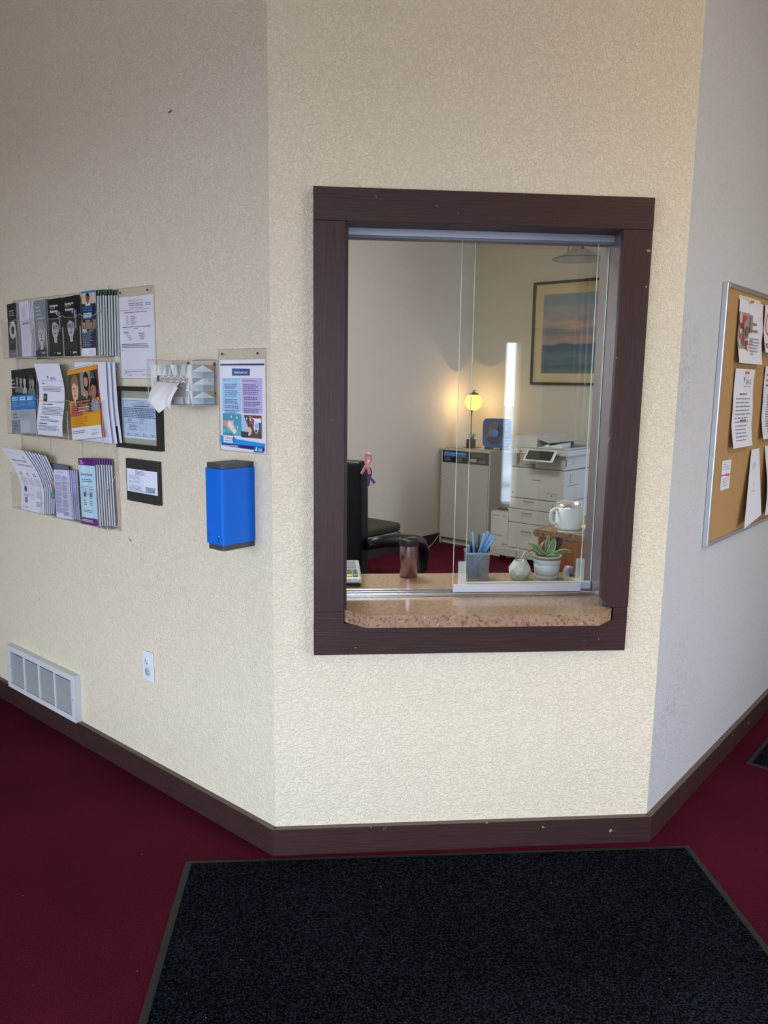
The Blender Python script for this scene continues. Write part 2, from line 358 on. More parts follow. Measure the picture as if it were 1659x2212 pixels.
front_wall([(a_, c_, *WZ) for a_, c_ in WIN]+[(1.868, 2.0, .40, 1.9)], -3.75, 4.0, -4.7, -4.5, CREAML); struct(b.build('wall_front'))
b = MB(); b.box(-3.75, -3.6, -4.5, -4.3, 0, H, CREAML); b.box(-3.75, -3.6, -1.6, 3.7, 0, H, CREAML); b.box(-3.75, -3.6, -4.3, -1.6, 0, .35, CREAML); b.box(-3.75, -3.6, -4.3, -1.6, 2.22, H, CREAML); struct(b.build('wall_side_left'))
b = MB(); b.box(3.6, 3.75, -4.5, -2.6, 0, H, CREAML); b.box(3.6, 3.75, -1.2, 2.6, 0, H, CREAML)
b.box(3.6, 3.75, -2.6, -1.2, 0, .35, CREAML); b.box(3.6, 3.75, -2.6, -1.2, 2.05, H, CREAML); struct(b.build('wall_side_right'))
for i, (a, c) in enumerate(WIN):
    w = struct(MB().box(a, c, -4.6, -4.59, WZ[0], WZ[1], GLASS).build('window_%d' % (i+2)))
    q = MB(); t = .05
    q.box(a, c, -4.62, -4.56, WZ[0], WZ[0]+t, ALU); q.box(a, c, -4.62, -4.56, WZ[1]-t, WZ[1], ALU); q.box(a, a+t, -4.62, -4.56, WZ[0], WZ[1], ALU); q.box(c-t, c, -4.62, -4.56, WZ[0], WZ[1], ALU)
    q.build('window_frame', w)
struct(MB().box(1.868, 2.0, -4.6, -4.594, .40, 1.9, GLASS).build('window_5'))
d1 = struct(MB().box(2.03, 2.2, -4.5, -4.46, 0, 2.02, pr('door_beige', (.5, .44, .36), .5)).build('door_1'))
MB().box(2.2, 2.92, -4.5, -4.46, 0, 2.02, pr('door_brown', (.12, .1, .09), .5)).build('door_leaf', d1)
b = MB(); b.box(-30, .2, -60, -4.9, -.35, -.25, pr('dimmed_ground', (.20, .20, .21), .9)); b.box(.2, 30, -60, -4.9, -.35, -.25, pr('snowy_ground', (.55, .58, .62), .9, var=(.6, .45, (.25, 2.5, 1)))); b.box(4.1, 40, -4.9, 20, -.35, -.25, pr('dimmed_ground_side', (.20, .20, .21), .9)); b.box(-40, -3.9, -4.9, 20, -.35, -.25, bpy.data.materials['dimmed_ground_side']); struct(b.build('floor_outdoor'))  # unseen left and side ground kept dark so upper walls get less light
# baseboards
T = .02; k = T*.4142; HB = .0914
DUST = pr('dusty_brown_ledge', (.135, .105, .092), .7)
b = MB(); b.prism([(0, 0), (-k, -T), (W+k, -T), (W, 0)], 0, HB, TRX); b.prism([(0, 0), (-k*.93, -T*.93), (W+k*.93, -T*.93), (W, 0)], HB-.0004, HB+.0004, DUST); struct(b.build('baseboard_center', bevel=.0015))
b = MB(); L_ = 5.0
b.box(-L_, k, -T, 0, 0, HB, TRX); b.box(-L_, k*.9, -T*.93, 0, HB-.0004, HB+.0004, DUST)
o = struct(b.build('baseboard_left', rotz=LW, bevel=.0015))
b = MB(); b.box(-k, 2.9, -T, 0, 0, HB, TRX); b.box(-k*.9, 2.9, -T*.93, 0, HB-.0004, HB+.0004, DUST); struct(b.build('baseboard_right', loc=(W, 0, 0), rotz=RW, bevel=.0015))
DKB = pr('office_baseboard_brown', (.022, .014, .013), .5)
struct(abbox('baseboard_office_left', .2, AB, BB-.012, BB, 0, .0914, DKB)); struct(abbox('baseboard_office_back', AB-.012, AB, -.68, BB-.012, 0, .0914, DKB))
# service window 1: casing, jambs, track and sliding glass
w1 = bpy.data.objects.new('window_1', None); C.objects.link(w1); w1.location = (.65, -.0, .82); struct(w1)
def wpart(name, mb, **kw):
    o = mb.build(name, w1, **kw); o.matrix_parent_inverse = Matrix.Translation((-.65, 0, -.82)); return o
cy = (-T, -.0005)
wpart('casing_board', MB().box(.126, 1.128, *cy, 1.976, 2.067, TRX), bevel=.0012)
wpart('casing_board', MB().box(.126, .2178, *cy, .8175, 1.9755, TRZ), bevel=.0012)
wpart('casing_board', MB().prism([(1.0785, .8205), (1.1265, .8205), (1.1275, 1.9755), (1.0385, 1.9755), (1.0345, .853)], *cy, TRZ, ax='y'), bevel=.0012)
wpart('casing_board', MB().box(.126, 1.1245, *cy, .678, .7795, TRX).box(.126, .2185, *cy, .7795, .817, TRX).box(1.0785, 1.1245, *cy, .7795, .82, TRX), bevel=.0008)
JB = pr('brown_jamb_painted_sheen', (.125, .098, .115), .28, spec=.9)  # lavender-grey reflected sheen put into the brown jamb's base colour
wpart('jamb', MB().box(X0-.0100, X0, -.0002, .235, .8205, Z1, TRZ))
wpart('jamb', MB().box(X1, X1+.0115, .0, .262, .8205, Z1, JB))
wpart('jamb', MB().box(X0, X1, 0, .262, Z1-.004, Z1+.0005, TRX))
wpart('stop_strip', MB().box(1.046, X1, .004, .03, .8205, Z1-.004, pr('stop_strip_brown', (.10, .075, .07), .25, spec=.8)), bevel=.003)
wpart('header_rail', MB().box(X0, X1, .14, .2, 1.966, 1.9878, ALU).box(X0, X1, .146, .195, 1.960, 1.966, pr('groove_grey', (.2, .21, .25), .5)), bevel=.001)
tr = MB().box(X0, X1, .134, .2, .8206, .8245, CHROME).box(X0, X1, .137, .1415, .8245, .8315, CHROME).box(X0, X1, .163, .167, .8245, .8315, CHROME).box(X0, X1, .193, .197, .8245, .8315, CHROME)
wpart('track', tr, bevel=.0008)
def pane(x0, x1, y, px0, px1, py):
    g = wpart('sliding_pane', MB().box(x0, x1, y, y+.006, .850, 1.968, GLASS))
    e = MB().box(x0-.0012, x0, y, y+.006, .856, 1.966, GEDGE).box(x1, x1+.0012, y, y+.006, .856, 1.966, GEDGE).build('glass_edge', g)
    r = MB().box(x0, x1, y-.007, y+.013, .8325, .8565, ALU).build('bottom_rail', g, bevel=.001)
    h = MB().box(px0, px1, py, py+.012, .857, .937, ACR2).box(px0+.003, px1-.003, py-.001, py, .861, .933, ACR).build('finger_pull', g, bevel=.002)
    return g
pane(.589, 1.024, .147, .604, .629, .134)
pane(.637, 1.070, .177, 1.016, 1.042, .165)

# countertop: shelf outside and counter inside are one slab of laminate
pts = [(.2195, 0), (.2195, -.0095), (.2875, -.0745), (1.0113, -.0835), (1.0725, -.0205), (X1, .2), (1.160, .2005), (1.283, .322), (1.149, .4555), (-.165, .4555), (.088, .2005), (X0, .2), (X0, 0)]
b = MB(); b.prism(pts, .7815, .8204, LAMT, side=LAMF); o = b.build('countertop', bevel=.0008); tag(o, 'speckled brown laminate countertop running through the reception window', 'counter')

wl = bpy.data.objects['wall_left']
for (s_, z_, pts_) in ((.470, 2.352, ((0, 0), (.010, .004), (.022, .005), (.020, .001), (.008, -.002))), (.800, .936, ((0, .003), (.012, .0), (.020, -.004), (.030, -.010), (.016, -.007), (.008, .0)))):
    q = MB(); q.prism([(x, z) for x, z in pts_], -.0004, 0, flat('#4a4338'), ax='y'); o = q.build('wall_nick', wl, loc=lp(s_, z_, 0), rotz=LW)
# ================================================================== LEFT WALL THINGS
def at_left(name, label, cat, s, z, group=None, o=0): return thing(name, label, cat, lp(s, z, o), LW, group)
# --- return air grille
GW = pr('grille_white_enamel', (.62, .66, .70), .35)
t = at_left('vent_grille', 'white return air grille with fine louvres low on the left wall', 'vent', 1.815, .0925)
wd_, hg = .612, .205
q = MB(); q.box(0, wd_, -.03, 0, 0, .024, GW); q.box(0, wd_, -.03, 0, hg-.024, hg, GW); q.box(0, .028, -.03, 0, .024, hg-.024, GW); q.box(wd_-.028, wd_, -.03, 0, .024, hg-.024, GW)
for i in (1, 2, 3): x = .028+(wd_-.056)*i/4; q.box(x-.005, x+.005, -.0305, -.022, .024, hg-.024, GW)
q.build('frame', t, bevel=.0015)
q = MB(); n = 17
for i in range(n):
    z = .028+(hg-.056)*i/n
    q.add([(.028, -.028, z), (wd_-.028, -.028, z), (wd_-.028, -.0205, z+.0016), (.028, -.0205, z+.0016), (.028, -.0275, z-.0012), (wd_-.028, -.0275, z-.0012), (wd_-.028, -.0205, z+.0004), (.028, -.0205, z+.0004)],
          [(0, 1, 2, 3), (7, 6, 5, 4), (0, 4, 5, 1), (3, 2, 6, 7)], GW)
q.build('louvres', t)
MB().box(.024, wd_-.024, -.003, -.0005, .02, hg-.02, pr('duct_dark', (.05, .035, .03), .8)).build('duct_backing', t)
for x in (.012, wd_-.012): MB().lathe([(0, -.0015), (.003, -.001), (.004, 0)], CHROME, x, -.03, 12, axis='y', cz=hg/2).build('screw', t)
# --- electrical outlet
t = at_left('wall_outlet', 'white duplex electrical outlet on the left wall', 'outlet', .726, .408)
MB().box(0, .07, -.006, 0, 0, .1145, WHITEP).build('cover_plate', t, bevel=.003)
for k, zc in enumerate((.078, .037)):
    q = MB(); q.lathe([(0, -.0085), (.0165, -.0085), (.0172, -.0075), (.0172, -.005)], WHITEP if k == 0 else pr('safety_plug_grey', (.45, .5, .56), .4), .035, 0, 24, axis='y', cz=zc)
    for x in (-.006, .006): q.box(.035+x-.001, .035+x+.001, -.0090, -.0083, zc, zc+.008, CHAR)
    q.lathe([(0, -.009), (.0024, -.009), (.0024, -.008)], CHAR, .035, 0, 10, axis='y', cz=zc-.008)
    o = q.build('receptacle', t)
    if k: o['label'] = 'grey safety plug in the lower socket'
# --- wall mounted sign holders with printed sheets
def sign_holder(s0, z0, w, h, top, label, shear=0):
    t = at_left('sign_holder', label, 'sign holder', s0, z0)
    MB().box(-.002, w+.002, -.006, -.0045, 0, h+top, ACR).box(-.002, w+.002, -.0012, -.0002, 0, h+top, ACR).build('acrylic_sheet', t)
    e = MB().box(-.003, -.002, -.006, -.0002, 0, h+top, AEDGE).box(w+.002, w+.003, -.006, -.0002, 0, h+top, AEDGE).box(-.002, w+.002, -.006, -.0002, -.001, 0, AEDGE).box(-.002, w+.002, -.006, -.0002, h+top, h+top+.001, AEDGE)
    e.build('acrylic_edge', t)
    for x in (.02, w-.03):
        MB().lathe([(0, -.004), (.003, -.003), (.0035, 0)], CHAR, x, -.006, 10, axis='y', cz=h+top-.014).tube([(x, -.007, h+top-.014), (x+.006, -.012, h+top-.019)], .0008, CHAR, 5).build('screw', t)
    return t
PW, PH = .2159, .2794
sign_holder(.236, 1.302, PW, PH, .034, 'clear acrylic sign holder above the blue dispenser')
t = at_left('hand_hygiene_poster', 'white and blue clean hands poster above the blue dispenser', 'poster', .236, 1.304, o=.0022)
q = MB(); s = Sheet(q); s.rect(0, 0, PW, PH, '#eef0f8'); q.box(0, PW, 0, .0006, 0, PH, PAPER)
s.rect(.005, .262, .211, .2675, '#33206f')
s.poly([(.062, .231), (.145, .232), (.146, .252), (.061, .253)], '#1a4e94'); s.text('How should I use?', .104, .238, .0105, '#ffffff', .062, 'c', .02)
s.rect(.012, .121, .102, .224, '#a9d6f3'); s.rect(.106, .119, .200, .224, '#c9bfec')
s.text('Soap and Water', .017, .216, .0062, '#23459a', .034); s.text('Alcohol-Based Hand Sanitizer', .111, .2145, .0062, '#4a2a8a', .064)
v = .206
for k, nl in enumerate((3, 4, 3, 2, 2)): s.lines(.025, v, .094, nl, .0056, '#5271a8', .5, 10+k); v -= nl*.0056+.0035
v = .2055; s.lines(.115, v, .194, 6, .0056, '#6a62a0', .5, 20); v -= .0375
for k, nl in enumerate((2, 3, 3)): s.lines(.118, v, .192, nl, .0056, '#6a62a0', .5, 30+k); v -= nl*.0056+.0035
# photo of soapy hands
s.rect(.014, .047, .102, .115, '#3fa6cc'); s.rect(.014, .047, .102, .068, '#58b8c4')
s.poly([(.014, .092), (.040, .093), (.048, .088), (.047, .072), (.036, .071), (.014, .078)], '#e39a82')
s.poly([(.036, .074), (.044, .068), (.070, .052), (.079, .055), (.083, .062), (.066, .082), (.068, .094), (.058, .092), (.042, .094)], '#efc9bd')
for i in range(4): s.poly([(.055+.006*i, .066), (.058+.006*i, .068), (.074+.003*i, .054+.002*i), (.071+.003*i, .052+.002*i)], '#f6e9ea')
s.ell(.05, .082, .008, .006, '#f2f4fb'); s.ell(.06, .073, .007, .005, '#f2f4fb')
for (u, v) in ((.058, .105), (.086, .103), (.088, .074)): s.poly([(u-.004, v), (u, v-.005), (u+.004, v), (u, v+.005)], '#e8f3b0')
# photo of nurse pressing sanitizer
s.rect(.106, .044, .198, .113, '#5e4c4c'); s.poly([(.106, .113), (.118, .113), (.142, .07), (.13, .058), (.106, .064)], '#a9cbe8')
s.poly([(.145, .112), (.153, .106), (.172, .104), (.198, .105), (.198, .092), (.17, .089), (.158, .093), (.147, .097)], '#f1ece9')
s.poly([(.147, .108), (.166, .101), (.168, .093), (.152, .084), (.146, .09), (.154, .096)], '#b4565a')
s.ell(.176, .079, .012, .02, '#cfe2f2'); s.ell(.177, .081, .007, .008, '#8fb3da'); s.rect(.170, .062, .182, .07, '#6b5a5a')
s.poly([(.130, .076), (.150, .077), (.156, .068), (.153, .056), (.144, .050), (.138, .052), (.142, .06), (.132, .066)], '#eab9ae'); s.rect(.106, .044, .135, .062, '#36484e')
s.poly([(.13, .102), (.133, .098), (.136, .102), (.133, .106)], '#f0e9a0')
# wave band and logos
s.poly([(.005, .020), (.211, .022), (.211, .014), (.2, .013), (.04, .014), (.005, .016)], '#1e8fe0')
s.poly([(.006, .045), (.020, .044), (.070, .035), (.078, .037), (.211, .030), (.211, .018), (.006, .016)], '#1e94e6')
s.poly([(.012, .020), (.211, .020), (.211, .007), (.012, .013)], '#33206f'); s.text('www.cdc.gov/handwashing', .016, .0130, .0068, '#ffffff', .075, bold=.01)
s.rect(.021, .024, .066, .046, '#ffffff'); s.rect(.021, .0462, .062, .052, '#1b5aa8'); s.text('LIFE IS BETTER WITH', .023, .0475, .0035, '#dfe9f6', .037)
s.text('CLEAN', .024, .0355, .011, '#2a3e66', .036, bold=.005); s.text('HANDS', .024, .0262, .011, '#2a3e66', .038, bold=.005); s.ell(.069, .034, .0055, .007, '#1d7fd2')
s.rect(.166, .002, .2085, .022, '#1167b8'); s.text('CDC', .187, .008, .009, '#ffffff', .017, bold=.02); s.poly([(.171, .006), (.178, .018), (.182, .018), (.179, .009), (.183, .007)], '#e9f2fb'); s.rect(.187, .0055, .204, .0064, '#bcd6ee')
q.build('printed_sheet', t)
sign_holder(.793, 1.522, PW, PH, .031, 'clear acrylic sign holder right of the brochure rack')
t = at_left('certificate_sheet', 'white typed acceptance certificate in the holder above the black frames', 'certificate', .793, 1.524, o=.0022)
q = MB(); s = Sheet(q); s.rect(0, 0, PW, PH, '#e9ebf8'); q.box(0, PW, 0, .0006, 0, PH, PAPER); ink = '#54586a'
s.text('CERTIFICATE OF ACCEPTANCE', .105, .2625, .0068, ink, .092, 'c', .005); s.text('PERMANENT LABORATORY', .107, .2530, .0062, ink, .090, 'c', .02); s.text('STANDARD - ACCREDITATION', .107, .2460, .0062, ink, .086, 'c', .02)
s.lines(.165, .255, .20, 2, .006, ink, .4, 3, .1); s.lines(.07, .2405, .15, 1, .004, ink, .4, 5, .1); s.rect(.008, .2335, .206, .2343, ink)
s.lines(.035, .2265, .178, 1, .0055, ink, .4, 7, .05)
for i in range(5): s.lines(.046, .213-i*.0065, .062, 1, .0045, ink, .4, i, .3); s.lines(.074, .213-i*.0065, .104+.012*(i % 2), 1, .0045, ink, .4, i+9, .2)
s.lines(.022, .177, .195, 1, .0055, ink, .4, 17, .02); s.lines(.092, .171, .118, 1, .0045, ink, .4, 3, 0)
s.lines(.028, .159, .058, 1, .0055, ink, .5, 1, 0)
for i in range(4): s.lines(.044+.006*i, .153-.0062*i, .068+.006*i, 1, .0045, ink, .4, i); s.lines(.12+.004*i, .1535-.0062*i, .158, 1, .0045, ink, .4, i+4, .1)
s.lines(.014, .118, .192, 3, .0055, ink, .4, 44, .3); s.lines(.012, .098, .026, 1, .0045, ink, .4, 2, 0)
s.rect(.045, .0285, .19, .0291, ink); s.lines(.06, .0245, .14, 1, .0045, ink, .4, 3, 0); s.rect(.028, .013, .105, .0134, ink); s.lines(.05, .0105, .075, 1, .0038, ink, .4, 1, 0); s.lines(.135, .012, .19, 1, .004, ink, .4, 1, 0)
sg = [(.030, .011), (.033, .020), (.037, .029), (.040, .026), (.036, .017), (.039, .020), (.043, .024), (.043, .018), (.047, .021), (.05, .019), (.054, .0225), (.053, .018), (.058, .021), (.063, .0215), (.068, .020)]
for a_, c_ in zip(sg, sg[1:]):
    dx, dz = c_[0]-a_[0], c_[1]-a_[1]; l = math.hypot(dx, dz); nx, nz = -dz/l*.0005, dx/l*.0005
    s.poly([(a_[0]-nx, a_[1]-nz), (c_[0]-nx, c_[1]-nz), (c_[0]+nx, c_[1]+nz), (a_[0]+nx, a_[1]+nz)][::-1], '#23274a', s.l*.00012+.0003)
q.build('printed_sheet', t)
# --- black picture frames
GLZ = clear('frame_glass', (.97, .98, .97), 1.45, .03)
t = at_left('picture_frame', 'black framed blue bordered certificate beside the brochure rack', 'picture frame', .8155, 1.276)
fw, fh, fd = .270, .219, .022
q = MB(); bw = .016
q.box(0, fw, -fd, 0, 0, bw, BLACKS); q.box(0, fw, -fd, 0, fh-bw, fh, BLACKS); q.box(0, bw, -fd, 0, bw, fh-bw, BLACKS); q.box(fw-bw, fw, -fd, 0, bw, fh-bw, BLACKS); q.build('frame', t, bevel=.0012)
MB().box(bw, fw-bw, -.004, -.001, bw, fh-bw, pr('mat_board_greige', (.42, .42, .34), .8)).build('mat_board', t)
q = MB(); s = Sheet(q, .020, .036, -.0042); w_, h_ = .232, .142
s.rect(0, 0, w_, h_, '#e6eaf6'); s.rect(.008, .008, w_-.008, h_-.008, '#5f80c4'); s.rect(.0095, .0095, w_-.0095, h_-.0095, '#c9dcf6')
s.ring(.125, .058, .030, .030, .001, '#8fa6d8'); s.ring(.125, .058, .024, .024, .0008, '#9db3de'); s.poly([(.105, .09), (.145, .09), (.138, .052), (.112, .052)], '#b7caee'); s.lines(.108, .07, .142, 4, .005, '#8fa6d8', .4, 3)
s.text('STATE OF COLORADO', .12, .125, .0055, '#4a5a86', .05, 'c'); s.text('Office of Behavioral Health Licensing', .12, .1195, .005, '#4a5a86', .115, 'c'); s.lines(.07, .1155, .17, 1, .005, '#39466e', .6, 4, 0)
s.lines(.014, .108, .216, 6, .0062, '#46588c', .5, 9, .12); s.lines(.036, .069, .07, 2, .005, '#46588c', .5, 2)
s.lines(.02, .056, .11, 1, .005, '#46588c', .4, 6); s.lines(.045, .047, .1, 4, .0052, '#46588c', .4, 8, .5)
for i in range(4): s.lines(.03+.05*i, .017+.0, .052+.05*i, 2, .0035, '#46588c', .4, i)
q.build('certificate', t)
MB().box(bw, fw-bw, -.0085, -.0075, bw, fh-bw, GLZ).build('glass', t)
t = at_left('picture_frame', 'small black matted license frame left of the blue dispenser', 'picture frame', .7705, 1.0845)
fw, fh, fd = .202, .154, .014
q = MB(); q.box(0, fw, -fd, 0, 0, fh, pr('black_mat_frame', (.022, .021, .021), .5)); q.build('frame', t, bevel=.001)
q = MB(); s = Sheet(q, .006, .035, -fd-.0004); w_, h_ = .190, .083; s.rect(0, 0, w_, h_, '#e2e8f8')
s.lines(.055, .078, .13, 4, .0042, '#5b6c98', .5, 2, .3)
for (u, v, n) in ((.012, .058, 3), (.012, .04, 2), (.012, .024, 4)): s.lines(u, v, .095, n, .0042, '#7e8db0', .4, n, .2)
for v in (.0615, .044, .028, .012): s.rect(.01, v, .1, v+.0005, '#6f80a8')
s.rect(.0995, .012, .1, .0615, '#6f80a8'); s.lines(.118, .024, .182, 4, .0045, '#4b597e', .6, 12, .1); s.lines(.02, .007, .175, 1, .003, '#4b597e', .5, 1)
q.build('license_sheet', t)
# --- tissue box in clear holder
t = at_left('tissue_box_holder', 'clear acrylic wall holder around the tissue box', 'holder', .482, 1.4425)
w_, h_, d_ = .236, .141, .10; th = .002
q = MB(); q.box(0, w_, -d_, -d_+th, 0, h_, ACR); q.box(0, w_, -d_+th, 0, 0, th, ACR); q.box(0, th, -d_+th, -.0, th, h_, ACR); q.box(w_-th, w_, -d_+th, 0, th, h_, ACR); q.box(0, w_, -th, -.0002, th, h_, ACR); q.build('clear_panels', t)
q = MB(); e_ = .0022
for x in (0, w_): q.box(x-e_/2, x+e_/2, -d_-.0005, -d_+e_, 0, h_, AEDGE); q.box(x-e_/2, x+e_/2, -.003, 0, 0, h_, AEDGE)
for x in (0, w_):
    for z in (0, h_): q.box(x-e_/2, x+e_/2, -d_, 0, z-e_/2, z+e_/2, AEDGE)
for z in (0, h_): q.box(0, w_, -d_-.0005, -d_+e_, z-e_/2, z+e_/2, AEDGE)
q.box(w_-.12, w_-.01, -.012, -.002, h_-.001, h_+.001, CHAR); q.build('holder_edges', t)
for x, z in ((.085, .132), (.222, .128), (.222, .038)):
    MB().lathe([(0, -.006), (.004, -.005), (.005, -.0022)], CHAR, x, 0, 12, axis='y', cz=z).build('mounting_screw', t)
t = at_left('tissue_box', 'patterned tissue box with white and grey triangles in the clear holder', 'tissue box', .473, 1.4455)
bw_, bh_, bd_ = .217, .121, .085
q = MB(); q.box(0, bw_, -.093, -.008, 0, bh_, flat('#c9d2d4')); 
s = Sheet(q, 0, 0, -.0932); rnd = random.Random(4); tones = ['#f2f4f7', '#dfe7ec', '#b9c6cd', '#9fb0b8', '#e9ecef', '#cfd6d2', '#8e9ca4', '#f6f7f9', '#d3d9c9']
nx = 7
for r_ in range(3):
    z0 = r_*bh_/3; z1 = z0+bh_/3
    for i in range(nx):
        x0 = i*bw_/nx; x1 = x0+bw_/nx; xm = (x0+x1)/2
        s.poly([(x0, z0), (xm, z0), (xm, z1)], rnd.choice(tones), .0002); s.poly([(xm, z0), (x1, z0), (xm, z1)], rnd.choice(tones), .0002)
        s.poly([(x0, z0), (xm, z1), (x0, z1)], rnd.choice(tones), .0002); s.poly([(x1, z0), (x1, z1), (xm, z1)], '#b98a4c' if (i*7+r_) % 9 == 4 else rnd.choice(tones), .0002)
def sideP(u, v, d): return (bw_+.0002+d, -.093+u, v)
s2 = Sheet(q); s2.P = sideP
for r_ in range(3):
    z0 = r_*bh_/3; z1 = z0+bh_/3; zm = (z0+z1)/2; m_ = bd_/2
    s2.poly([(0, zm), (m_, zm), (m_, z1)], '#f0f3f5', .0001); s2.poly([(m_, z1), (m_, zm), (bd_, zm)], '#dfe6ea', .0001)
    s2.poly([(0, zm), (m_, z0), (m_, zm)], '#b9cad3', .0001); s2.poly([(m_, zm), (m_, z0), (bd_, zm)], '#96aab5', .0001)
    s2.poly([(0, z0), (m_, z0), (0, zm)], '#cddadf', .0001); s2.poly([(m_, z0), (bd_, z0), (bd_, zm)], '#a9bbc4', .0001)
    s2.poly([(0, zm), (m_, z1), (0, z1)], '#8fa3ae', .0001); s2.poly([(bd_, zm), (bd_, z1), (m_, z1)], '#b98f55' if r_ != 1 else '#c3d0d6', .0001)
q.build('carton', t)
q = MB(); s = Sheet(q, .035, .022, -.0936); s.rect(0, 0, .150, .066, '#b7adab'); s.rect(.0, .0, .012, .066, '#3d3c3f')
for i in range(4):
    for j in range(3): s.ell(.03+.034*i+.012*(j % 2), .056-.014*j, .012, .008, '#efeff2', 14, 0, PI); s.ell(.03+.034*i+.012*(j % 2), .056-.014*j, .009, .004, '#8d8785', 14, 0, PI)
q.build('opening_film', t)
# tissue: folded sheet hanging out of the slot
t = at_left('tissue', 'white tissue hanging out of the patterned tissue box', 'tissue', .473, 1.4455)
q = MB(); rows = 20; cols = 36; TM = pr('tissue_white', (.80, .80, .83), .8)
vs = []; fs = []
L_p = [(.050, .070), (.052, .050), (.055, .025), (.050, .004), (.082, -.020)]; R_p = [(.178, .066), (.186, .050), (.186, .026), (.184, .004), (.178, -.014)]
def along(P, v):
    f = v*(len(P)-1); i = min(len(P)-2, int(f)); f -= i; return (P[i][0]*(1-f)+P[i+1][0]*f, P[i][1]*(1-f)+P[i+1][1]*f)
for j in range(rows+1):
    v = j/rows; l_ = along(L_p, v); r__ = along(R_p, v); yb = -.0955-.045*math.sin(min(v*1.35, 1)*PI/2)
    for i in range(cols+1):
        u = i/cols; fold = (.0065*math.sin(u*9-v*2.5+1)+.0018*math.sin(u*21+v*4))*(.35+.65*min(1, v*2))
        z = l_[1]*(1-u)+r__[1]*u+.010*math.sin(u*PI*3+1)*(v > .85)*(v-.85)/.15
        if u > .8 and v < .25: fold += .012*(u-.8)/.2
        vs.append((l_[0]*(1-u)+r__[0]*u, yb-fold*.8-.004, z))
for j in range(rows):
    for i in range(cols): a = j*(cols+1)+i; fs.append((a, a+cols+1, a+cols+2, a+1))
q.add(vs, fs, TM, True); o = q.build('tissue_sheet', t); so = o.modifiers.new('s', 'SOLIDIFY'); so.thickness = .0006
# --- sanitizer dispenser
t = at_left('sanitizer_dispenser', 'blue wall mounted hand sanitizer dispenser with charcoal ends', 'dispenser', .166, 1.012)
w_, h_, d_ = .088, .264, .124
def rounded(w0, w1, d, r, n=5):
    pts = [(w1, 0)]
    for (cx, cy, a0) in ((w1-r, -d+r, 0), (w0+r, -d+r, -PI/2)):
        for i in range(n+1): a = a0-PI/2*i/n; pts.append((cx+r*math.cos(a), cy+r*math.sin(a)))
    pts.append((w0, 0)); return pts[::-1]
MB().prism(rounded(0, w_, d_, .012), .018, h_-.016, BLUE).build('shell', t)
q = MB(); q.prism(rounded(.003, w_-.003, d_-.004, .011), h_-.0158, h_, CHAR); 
for x in (.03, .05): q.lathe([(0, .0012), (.004, .0008), (.0045, 0)], BLACK, x, -.04, 12, cz=h_)
q.build('cap', t, bevel=.001)
q = MB(); q.prism(rounded(.006, w_-.003, d_-.003, .011), 0, .0178, CHAR); q.build('base', t, bevel=.001)
q = MB(); s = Sheet(q, .0, 0, -d_-.0002); s.text('svavo', .020, .238, .008, '#3b5a86', .022, bold=.01); q.build('brand_lettering', t); q = MB(); s = Sheet(q, .0, 0, -d_-.0002); s.ring(.03, .042, .0065, .0065, .0008, '#2f62ad'); s.ell(.03, .042, .004, .003, '#2f62ad'); s.lines(.022, .032, .04, 1, .004, '#2f62ad', .4); q.build('hand_icon', t); q = MB(); s = Sheet(q, .0, 0, -d_-.0002)
for i in range(5): s.rect(.060, .046-.005*i, .066, .048-.005*i, '#04205c')
s.ell(.067, .044, .0016, .0022, '#dff6ff'); q.build('level_window', t)

# --- brochure rack
t = at_left('brochure_rack', 'clear acrylic three tier brochure rack on the left wall', 'brochure rack', 1.592, .958)
RWD = .752; RH = .878
MB().box(0, RWD, -.003, -.0008, 0, RH, ACR).build('back_panel', t)
tiers = [(.643, .150, 6), (.330, .150, 3), (.012, .150, 3)]   # z, pocket front height, pockets
PD = .055
for ti, (z0, ph, n) in enumerate(tiers):
    q = MB(); q.box(0, RWD, -PD, -.003, z0-.002, z0, ACR)
    q.box(0, .002, -PD, -.003, z0, z0+ph, ACR); q.box(RWD-.002, RWD, -PD, -.003, z0, z0+ph, ACR)
    np_ = 24; top = []
    pw = RWD/n
    for i in range(n):
        for k in range(6):
            u = k/6; x = i*pw+pw*u; top.append((x, z0+ph-.010*math.sin(min(1, max(0, u))*PI)**.6))
    top.append((RWD, z0+ph))
    vs = [(x, -PD-.002, z0-.002) for x, _ in top]+[(x, -PD-.002, zz) for x, zz in top]; m_ = len(top)
    q.add(vs, [(i, i+1, i+1+m_, i+m_) for i in range(m_-1)], ACR)
    po = q.build('pocket_tray', t)
    e = MB(); e.tube([(x, -PD-.002, zz) for x, zz in top], .0011, AEDGE, 5); e.tube([(0, -PD-.002, z0-.001), (RWD, -PD-.002, z0-.001)], .0018, AEDGE, 6)
    e.tube([(RWD, -.003, z0-.001), (RWD, -PD-.002, z0-.001), (RWD, -PD-.002, z0+ph)], .0015, AEDGE, 6); e.tube([(0, -.003, z0-.001), (0, -PD-.002, z0-.001), (0, -PD-.002, z0+ph), (0, -.003, z0+ph+.03)], .0015, AEDGE, 6)
    e.tube([(RWD, -PD-.002, z0+ph), (RWD, -.03, z0+ph+.02), (RWD, -.012, z0+ph+.055), (RWD, -.008, z0+ph+.10)], .0012, AEDGE, 6)
    e.build('tray_edge', po)
    for i in range(1, n):
        d_o = MB().box(i*pw-.0009, i*pw+.0009, -PD, -.003, z0, z0+ph*.75, ACR).build('divider', t)
        MB().box(i*pw-.0012, i*pw+.0012, -PD-.003, -PD, z0, z0+ph*.72, AEDGE).build('divider_edge', d_o)
